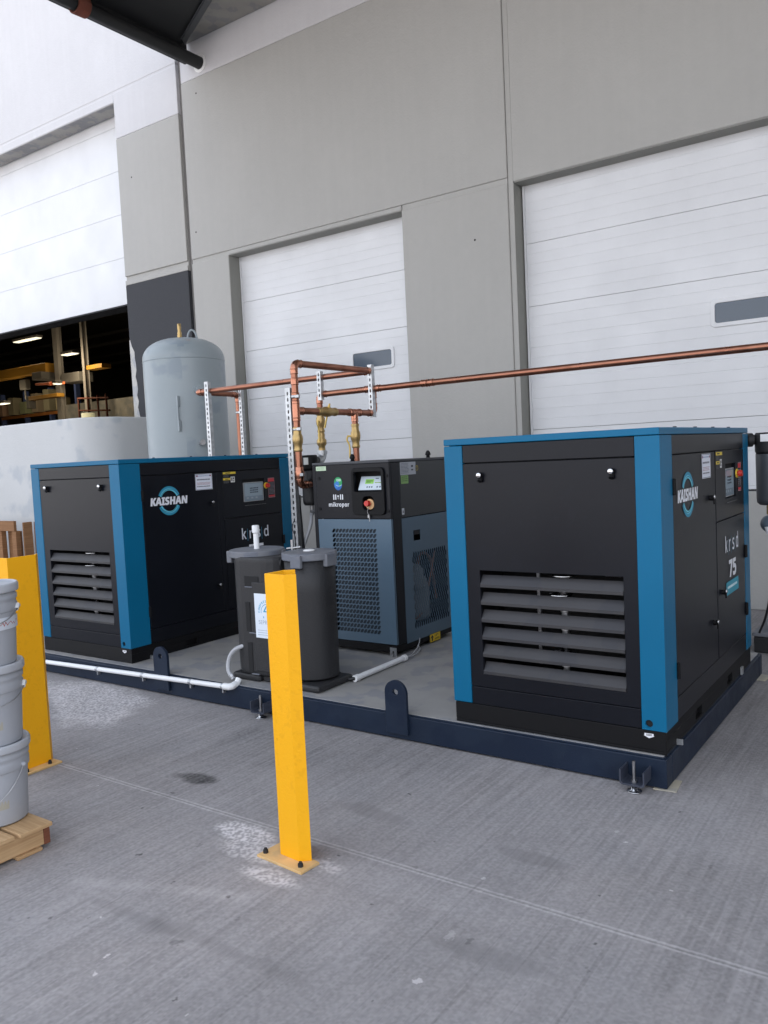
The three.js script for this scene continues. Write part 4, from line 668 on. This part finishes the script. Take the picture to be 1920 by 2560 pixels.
// ---------------------------------------------------------------- air receiver tank
{
  const cx = -6.92, cz = -3.24, R = 0.51, y1 = 3.06;
  const t = thing('receiver_tank', 'tall grey green air receiver tank with a domed top behind the left compressor', 'tank', [cx, 0, cz]);
  const prof = [[0, 0.4], [R * 0.6, 0.42], [R * 0.9, 0.5], [R, 0.62], [R, y1]]; for (let k = 1; k <= 12; k++) { const a = k / 12 * Math.PI / 2; prof.push([R * Math.cos(a) ** 0.8, y1 + 0.27 * Math.sin(a)]); } prof[prof.length - 1][0] = 0;
  build('shell', lathe(prof, cx, 0, cz, 72), mt.tank, t);
  build('weld_seam', [new THREE.TorusGeometry(R, 0.006, 8, 72).rotateX(Math.PI / 2).translate(cx, y1 - 0.03, cz)], mt.tank, t);
  for (const a of [0.6, 2.7, 4.8]) build('leg', span(-0.05, 0.05, 0.001, 0.6, -0.02, 0.02, 0.004).translate(Math.cos(a) * R * 0.85 + cx, 0, Math.sin(a) * R * 0.85 + cz), mt.tank, t);
  const top = y1 + 0.27;
  const loop = (x, z, ry) => tube(Array.from({ length: 11 }, (_, k) => { const a = k / 10 * Math.PI; return V(Math.cos(a) * 0.06, Math.sin(a) * 0.14 - 0.03, 0).applyAxisAngle(V(0, 1, 0), ry).add(V(x, top - 0.03, z)); }), 0.012, 24, 8);
  build('lifting_lug', loop(cx + 0.2, cz + 0.02, 0.7), mt.tank, t);
  build('relief_valve', [rod(V(cx - 0.05, top - 0.02, cz), V(cx - 0.05, top + 0.05, cz), 0.03, 14), lathe([[0.024, 0], [0.028, 0.02], [0.02, 0.05], [0.024, 0.09], [0.024, 0.14], [0, 0.145]], cx - 0.05, top + 0.05, cz, 16)], mt.brass, t);
  build('nameplate', [box(0.2, 0.05, 0.004, 0, 0, 0, 0.001).rotateX(-1.0).rotateY(0.75).translate(cx + 0.27, y1 + 0.195, cz + 0.25)], mt.steel, t);
  build('port_boss', [[-0.1, 2.45], [0.25, 2.47]].map(([a]) => 0).length ? [rod(V(cx + 0.44, 2.64, cz + 0.2), V(cx + 0.5, 2.64, cz + 0.235), 0.06, 20), rod(V(cx + 0.5, 2.64, cz + 0.235), V(cx + 0.53, 2.64, cz + 0.25), 0.035, 16)] : [], mt.tank, t);
  build('pressure_gauge', [rod(V(cx + 0.46, 1.99, cz + 0.22), V(cx + 0.54, 1.99, cz + 0.26), 0.035, 20)], mt.galv, t);
  build('sight_bracket', [box(0.03, 0.13, 0.04, cx + 0.32, 2.5, cz + 0.42, 0.006), box(0.03, 0.13, 0.04, cx + 0.32, 2.2, cz + 0.42, 0.006), rod(V(cx + 0.32, 2.15, cz + 0.43), V(cx + 0.32, 2.55, cz + 0.43), 0.012, 10)], mt.tank, t);
  build('top_plate', box(0.16, 0.012, 0.08, cx - 0.17, y1 + 0.25, cz + 0.12, 0.004).rotateX(0.0), mt.galv, t);
}

// ---------------------------------------------------------------- copper pipework
{
  const t = thing('copper_pipework', 'copper air pipes with brass valves running over the dryer and along the wall', 'pipework', [-2.94, 1.7, -1.3]);
  const r = 0.0285, put = (n, g, m) => build(n, g, m, t);
  const sleeve = (p, d, l = 0.045) => latheOn([[r + 0.001, 0], [r + 0.006, 0.06], [r + 0.0035, 0.14], [r + 0.0035, 0.8], [r + 0.0065, 0.88], [r + 0.006, 0.96], [r + 0.001, 1]], p.clone(), p.clone().addScaledVector(d, l), 22);
  const elbow = (c, din, dout, R = 0.05) => {           // flow comes along din, leaves along dout
    const pts = []; for (let k = 0; k <= 10; k++) { const a = k / 10 * Math.PI / 2; pts.push(c.clone().addScaledVector(din, -R + R * Math.sin(a)).addScaledVector(dout, R - R * Math.cos(a))); }
    put('elbow', [new THREE.TubeGeometry(new THREE.CatmullRomCurve3(pts), 18, r + 0.0035, 20), sleeve(c.clone().addScaledVector(din, -R - 0.04), din, 0.045), sleeve(c.clone().addScaledVector(dout, R - 0.005), dout, 0.045)], mt.copperNew);
  };
  const pipe = (a, b) => put('pipe', rod(a, b, r, 24), mt.copper);
  const tee = (c, along, side) => put('tee', [rod(c.clone().addScaledVector(along, -0.06), c.clone().addScaledVector(along, 0.06), r + 0.0035, 22), rod(c, c.clone().addScaledVector(side, 0.06), r + 0.0035, 22), sleeve(c.clone().addScaledVector(along, -0.085), along, 0.03), sleeve(c.clone().addScaledVector(along, 0.055), along, 0.03), sleeve(c.clone().addScaledVector(side, 0.055), side, 0.03)], mt.copperNew);
  const valve = (a, b, hd) => {                          // brass ball valve between two points
    const v = put('ball_valve', latheOn([[r, 0], [r + 0.008, 0.01], [r + 0.008, 0.1], [r + 0.004, 0.12], [r + 0.006, 0.28], [r + 0.014, 0.36], [r + 0.017, 0.5], [r + 0.014, 0.64], [r + 0.006, 0.72], [r + 0.004, 0.88], [r + 0.008, 0.9], [r + 0.008, 0.99], [r, 1]], a, b, 8 * 3), mt.brass);
    const m = a.clone().lerp(b, 0.5);
    build('valve_handle', [rod(m, m.clone().addScaledVector(hd.out, 0.075), 0.009, 10), tube([m.clone().addScaledVector(hd.out, 0.07), m.clone().addScaledVector(hd.out, 0.08).addScaledVector(hd.dir, 0.03), m.clone().addScaledVector(hd.out, 0.06).addScaledVector(hd.dir, 0.08), m.clone().addScaledVector(hd.out, 0.06).addScaledVector(hd.dir, 0.2)], 0.008, 20, 8)], std([0.7, 0.5, 0.14], 0.4, 0.3), v);
  };
  const UX = V(1, 0, 0), DX = V(-1, 0, 0), UY = V(0, 1, 0), DY = V(0, -1, 0), UZ = V(0, 0, 1), DZ = V(0, 0, -1);
  const x1 = -3.305, z1 = -1.196, yT = 2.507, yB = 2.118, zH = -2.297, yH = 2.343;
  // riser 1: from the filter up to the top pipe
  put('riser_foot', rod(V(x1, 1.591, z1), V(x1, 1.722, z1), r, 22), mt.copper);
  elbow(V(x1, 1.504, z1), V(0, -1, 0), V(-0.12, 0, -1).normalize());
  pipe(V(x1, 1.504, z1).addScaledVector(V(-0.12, 0, -1).normalize(), 0.05), V(x1, 1.504, z1).addScaledVector(V(-0.12, 0, -1).normalize(), 0.16));
  put('brass_union', latheOn([[r, 0], [r + 0.006, 0.05], [r + 0.012, 0.3], [r + 0.012, 0.6], [r + 0.005, 0.7], [r + 0.005, 0.95], [r, 1]], V(x1, 1.553, z1), V(x1, 1.656, z1)), mt.copperNew);
  valve(V(x1, 1.781, z1), V(x1, 1.983, z1), { out: V(-0.4, 0, -0.9).normalize(), dir: DY });
  pipe(V(x1, 1.7, z1), V(x1, 1.787, z1)); pipe(V(x1, 1.978, z1), V(x1, yB - 0.06, z1));
  tee(V(x1, yB, z1), UY, DZ);
  pipe(V(x1, yB + 0.06, z1), V(x1, yT - 0.05, z1));
  put('coupling', sleeve(V(x1, yB + 0.1, z1), UY, 0.05), mt.copperNew); put('coupling', sleeve(V(x1, yB + 0.21, z1), UY, 0.06), mt.copperNew);
  elbow(V(x1, yT, z1), UY, DZ);
  pipe(V(x1, yT, z1 - 0.05), V(x1, yT, zH + 0.05)); elbow(V(x1, yT, zH), DZ, DX);
  pipe(V(x1 - 0.05, yT, zH), V(-5.637, yT, zH)); elbow(V(-5.687, yT, zH), DX, V(0.05, 0, -1).normalize());
  pipe(V(-5.687, yT, zH - 0.05), V(-5.687, yT, -2.87)); elbow(V(-5.687, yT, -2.92), DZ, DY); pipe(V(-5.687, yT - 0.05, -2.92), V(-5.687, 0.3, -2.92));
  // bypass along the depth, its valve, riser 3 down into the dryer
  pipe(V(x1, yB, z1 - 0.06), V(x1, yB, -1.48)); valve(V(x1, yB, -1.47), V(x1, yB, -1.72), { out: V(0.5, 0.87, 0).normalize(), dir: V(-0.3, -0.95, 0).normalize() }); pipe(V(x1, yB, -1.71), V(x1, yB, -1.932));
  tee(V(x1, yB, -1.992), DZ, DY); pipe(V(x1, yB, -2.052), V(x1, yB, zH + 0.05)); elbow(V(x1, yB, zH), DZ, UY);
  pipe(V(x1, yB - 0.06, -1.992), V(x1, 2.01, -1.992)); valve(V(x1, 1.798, -1.992), V(x1, 2.016, -1.992), { out: V(-0.8, 0, 0.6).normalize(), dir: DY }); pipe(V(x1, 1.591, -1.992), V(x1, 1.803, -1.992));
  // header along the wall and its left end, riser 2
  pipe(V(x1, yB + 0.05, zH), V(x1, yH - 0.06, zH)); tee(V(x1, yH, zH), DX, DY);
  pipe(V(x1 + 0.06, yH, zH), V(4.9, yH, zH)); put('coupling', sleeve(V(-2.765, yH, zH), UX, 0.06), mt.copperNew); put('coupling', sleeve(V(-2.69, yH, zH), UX, 0.05), mt.copperNew);
  pipe(V(x1 - 0.06, yH, zH), V(-3.904, yH, zH)); elbow(V(-3.954, yH, zH), DX, DY);
  const x2 = -3.954;
  pipe(V(x2, yH - 0.05, zH), V(x2, 2.179, zH)); valve(V(x2, 1.972, zH), V(x2, 2.19, zH), { out: V(0.3, 0, 0.95).normalize(), dir: DY });
  put('brass_union', latheOn([[r, 0], [r + 0.006, 0.03], [r + 0.004, 0.14], [r + 0.006, 0.16], [r + 0.004, 0.3], [r + 0.02, 0.42], [r + 0.02, 0.6], [r + 0.004, 0.7], [r + 0.008, 0.85], [r, 1]], V(x2, 1.776, zH), V(x2, 1.978, zH)), mt.brass);
  const ge = put('galvanised_elbow', [new THREE.TubeGeometry(new THREE.CatmullRomCurve3([V(x2, 1.798, zH), V(x2, 1.743, zH), V(x2 - 0.0, 1.716, zH + 0.02), V(x2 + 0.01, 1.703, zH + 0.06), V(x2 + 0.025, 1.703, zH + 0.12)]), 22, 0.04, 18), rod(V(x2, 1.76, zH), V(x2, 1.792, zH), 0.05, 20)], mt.galv);

  // filter housing beside the dryer
  const f = thing('air_filter', 'black cylindrical air filter on the left side of the dryer', 'air filter', [-3.39, 1.33, -1.42]);
  build('head', [lathe([[0, 1.62], [0.072, 1.62], [0.078, 1.64], [0.078, 1.73], [0.07, 1.75], [0, 1.752]], -3.39, 0, -1.42, 32), rod(V(-3.39, 1.69, -1.42), V(x2 + 0.024, 1.703, zH + 0.11), 0.03, 18), rod(V(-3.37, 1.52, -1.42), V(-3.318, 1.505, -1.34), 0.035, 14)], mt.blackDull, f);
  build('bowl', lathe([[0, 1.32], [0.05, 1.322], [0.064, 1.34], [0.066, 1.36], [0.066, 1.62], [0, 1.62]], -3.39, 0, -1.42, 32), mt.plastic, f);
  build('sight_window', box(0.05, 0.06, 0.006, -3.355, 1.7, -1.343, 0.002).rotateX(0), std([0.6, 0.62, 0.6], 0.4), f);
  build('drain_fitting', [rod(V(-3.38, 1.24, -1.42), V(-3.38, 1.32, -1.42), 0.018, 14), box(0.05, 0.03, 0.04, -3.34, 1.27, -1.4, 0.005)], mt.steel, f);
  const h = thing('drain_hose', 'black hose hanging from the filter between left compressor and dryer', 'hose', [-3.35, 0.9, -1.35]);
  build('hose', tube([V(-3.5, 1.4, -1.4), V(-3.42, 1.33, -1.3), V(-3.37, 1.2, -1.25), V(-3.36, 1.0, -1.25), V(-3.36, 0.7, -1.28), V(-3.37, 0.3, -1.3)], 0.017, 40, 10), mt.hoseBlack, h);
  build('hose', tube([V(-3.37, 1.25, -1.4), V(-3.33, 1.16, -1.33), V(-3.36, 1.02, -1.28), V(-3.4, 0.8, -1.2), V(-3.37, 0.25, -1.2)], 0.015, 40, 10), mt.hoseGrey, h);
  const w = thing('sensor_cable', 'thin black cable looping over the separator lid to the strut', 'cable', [-2.9, 1.1, -0.6]);
  build('cable', tube([V(-3.37, 1.2, -1.16), V(-3.2, 1.17, -0.95), V(-3.0, 1.13, -0.75), V(-2.85, 1.05, -0.58)], 0.005, 30, 6), mt.hoseBlack, w);

  // slotted struts
  const strut = (x, z, y0, y1, label, w = 0.042, base) => {
    const s = thing('slotted_strut', label, 'pipe support', [x, y0, z], 'slotted galvanised struts carrying the copper pipes');
    const holes = []; for (let y = y0 + 0.03; y + 0.03 < y1; y += 0.05) holes.push(rectPts(x - 0.008, x + 0.008, y, y + 0.03, 0.007));
    build('slotted_web', plate(rectPts(x - w / 2, x + w / 2, y0, y1), holes, 0.0025).translate(0, 0, z), mt.galv, s);
    build('flange', [span(x - w / 2, x - w / 2 + 0.0025, y0, y1, z - 0.04, z - 0.0005, 0), span(x + w / 2 - 0.0025, x + w / 2, y0, y1, z - 0.04, z - 0.0005, 0), span(x - w / 2, x - w / 2 + 0.01, y0, y1, z - 0.043, z - 0.0405, 0), span(x + w / 2 - 0.01, x + w / 2, y0, y1, z - 0.043, z - 0.0405, 0)], mt.galv, s);
    if (base) build('foot', span(x - 0.06, x + 0.06, y0 - 0.0035, y0 + 0.004, z - 0.09, z + 0.05, 0.001), mt.galv, s);
    return s;
  };
  const clampOn = (s, c, side) => { const g = new THREE.TorusGeometry(0.033, 0.004, 8, 24).scale(1, 1, 3); const b = [side === 'v' ? g.rotateX(Math.PI / 2) : g]; build('pipe_clamp', [b[0].translate(c.x, c.y, c.z), box(0.05, 0.026, 0.02, c.x + 0.035, c.y, c.z + 0.02, 0.004)], mt.galv, s); };
  const big = strut(-3.37, -1.175, SK + 0.004, 2.31, 'tallest slotted strut rising behind the black separator', 0.057, true);
  for (const y of [2.234, 1.967, 1.591]) { clampOn(big, V(x1, y, z1), 'v'); }
  strut(x1 + 0.01, zH + 0.055, 2.076, 2.561, 'short slotted strut joining the pipes at right, before the door window', 0.046);
  strut(-3.905, zH + 0.055, 2.283, 2.561, 'shortest slotted strut, between the two level copper pipes', 0.046);
  strut(-5.48, zH + 0.05, SK + 0.004, 2.605, 'slotted strut at the left end of the copper pipe before the tank', 0.055, false);
  const b2 = strut(-5.62, -2.89, 0.004, 2.59, 'slotted strut behind the copper drop pipe beside the tank', 0.042, true); clampOn(b2, V(-5.687, 2.3, -2.92), 'v');
}

// ---------------------------------------------------------------- right edge: filter, hose, low box
{
  const fx = 0.105, fz = -2.2;
  const f = thing('air_filter', 'large dark air filter at the right edge behind the right compressor', 'air filter', [fx, 1.244, fz]);
  build('head', [lathe([[0, 1.6], [0.09, 1.6], [0.098, 1.62], [0.098, 1.735], [0.09, 1.747], [0, 1.748]], fx, 0, fz, 40), rod(V(-0.12, 1.7, fz + 0.1), V(0.02, 1.7, fz), 0.034, 20), rod(V(-0.04, 1.7, fz + 0.04), V(-0.01, 1.7, fz + 0.02), 0.048, 20)], mt.plastic, f);
  build('bowl', lathe([[0, 1.245], [0.07, 1.247], [0.088, 1.262], [0.092, 1.29], [0.095, 1.6], [0, 1.6]], fx, 0, fz, 40), std([0.06, 0.066, 0.075], 0.4, 0, { map: tPaint }), f);
  build('paper_tag', box(0.09, 0.05, 0.003, fx + 0.0, 1.71, fz + 0.1, 0.001), mt.white, f);
  build('brass_nipple', rod(V(fx - 0.01, 1.18, fz), V(fx - 0.01, 1.245, fz), 0.02, 14), mt.brass, f);
  build('float_drain', new THREE.SphereGeometry(0.062, 24, 16).scale(1, 1, 1).translate(fx - 0.01, 1.115, fz), std([0.09, 0.12, 0.15], 0.3), f);
  build('drain_nut', rod(V(fx - 0.005, 1.05, fz + 0.05), V(fx - 0.015, 1.1, fz + 0.055), 0.022, 6), mt.white, f);
  const h = thing('drain_hose', 'thin black hose hanging from the filter at the right edge', 'hose', [fx, 0.6, fz]);
  build('hose', tube([V(fx - 0.005, 1.06, fz + 0.055), V(fx + 0.005, 0.9, fz + 0.06), V(fx - 0.005, 0.65, fz + 0.05), V(fx - 0.05, 0.45, fz), V(fx - 0.1, 0.33, fz - 0.05)], 0.008, 40, 8), mt.hoseBlack, h);
  const b = thing('low_box', 'low black box with a grey lid on the ground at the right edge', 'box', [0.1, 0, -3.25]);
  build('box_body', span(-0.18, 0.6, 0.001, 0.13, -3.55, -3.0, 0.01), mt.plastic, b); build('box_lid', span(-0.19, 0.61, 0.1305, 0.165, -3.56, -2.99, 0.01), mt.lidGrey, b);
  const k = thing('coiled_hose', 'grey hose coiled on the low black box at the right edge', 'hose', [0.1, 0.18, -3.2]);
  build('hose', tube(Array.from({ length: 40 }, (_, i) => { const a = i / 39 * Math.PI * 4; return V(0.1 + Math.cos(a) * 0.2, 0.186 + i * 0.001, -3.26 + Math.sin(a) * 0.2); }), 0.02, 120, 10), mt.hoseGrey, k);
}

renderer.render(scene, camera);
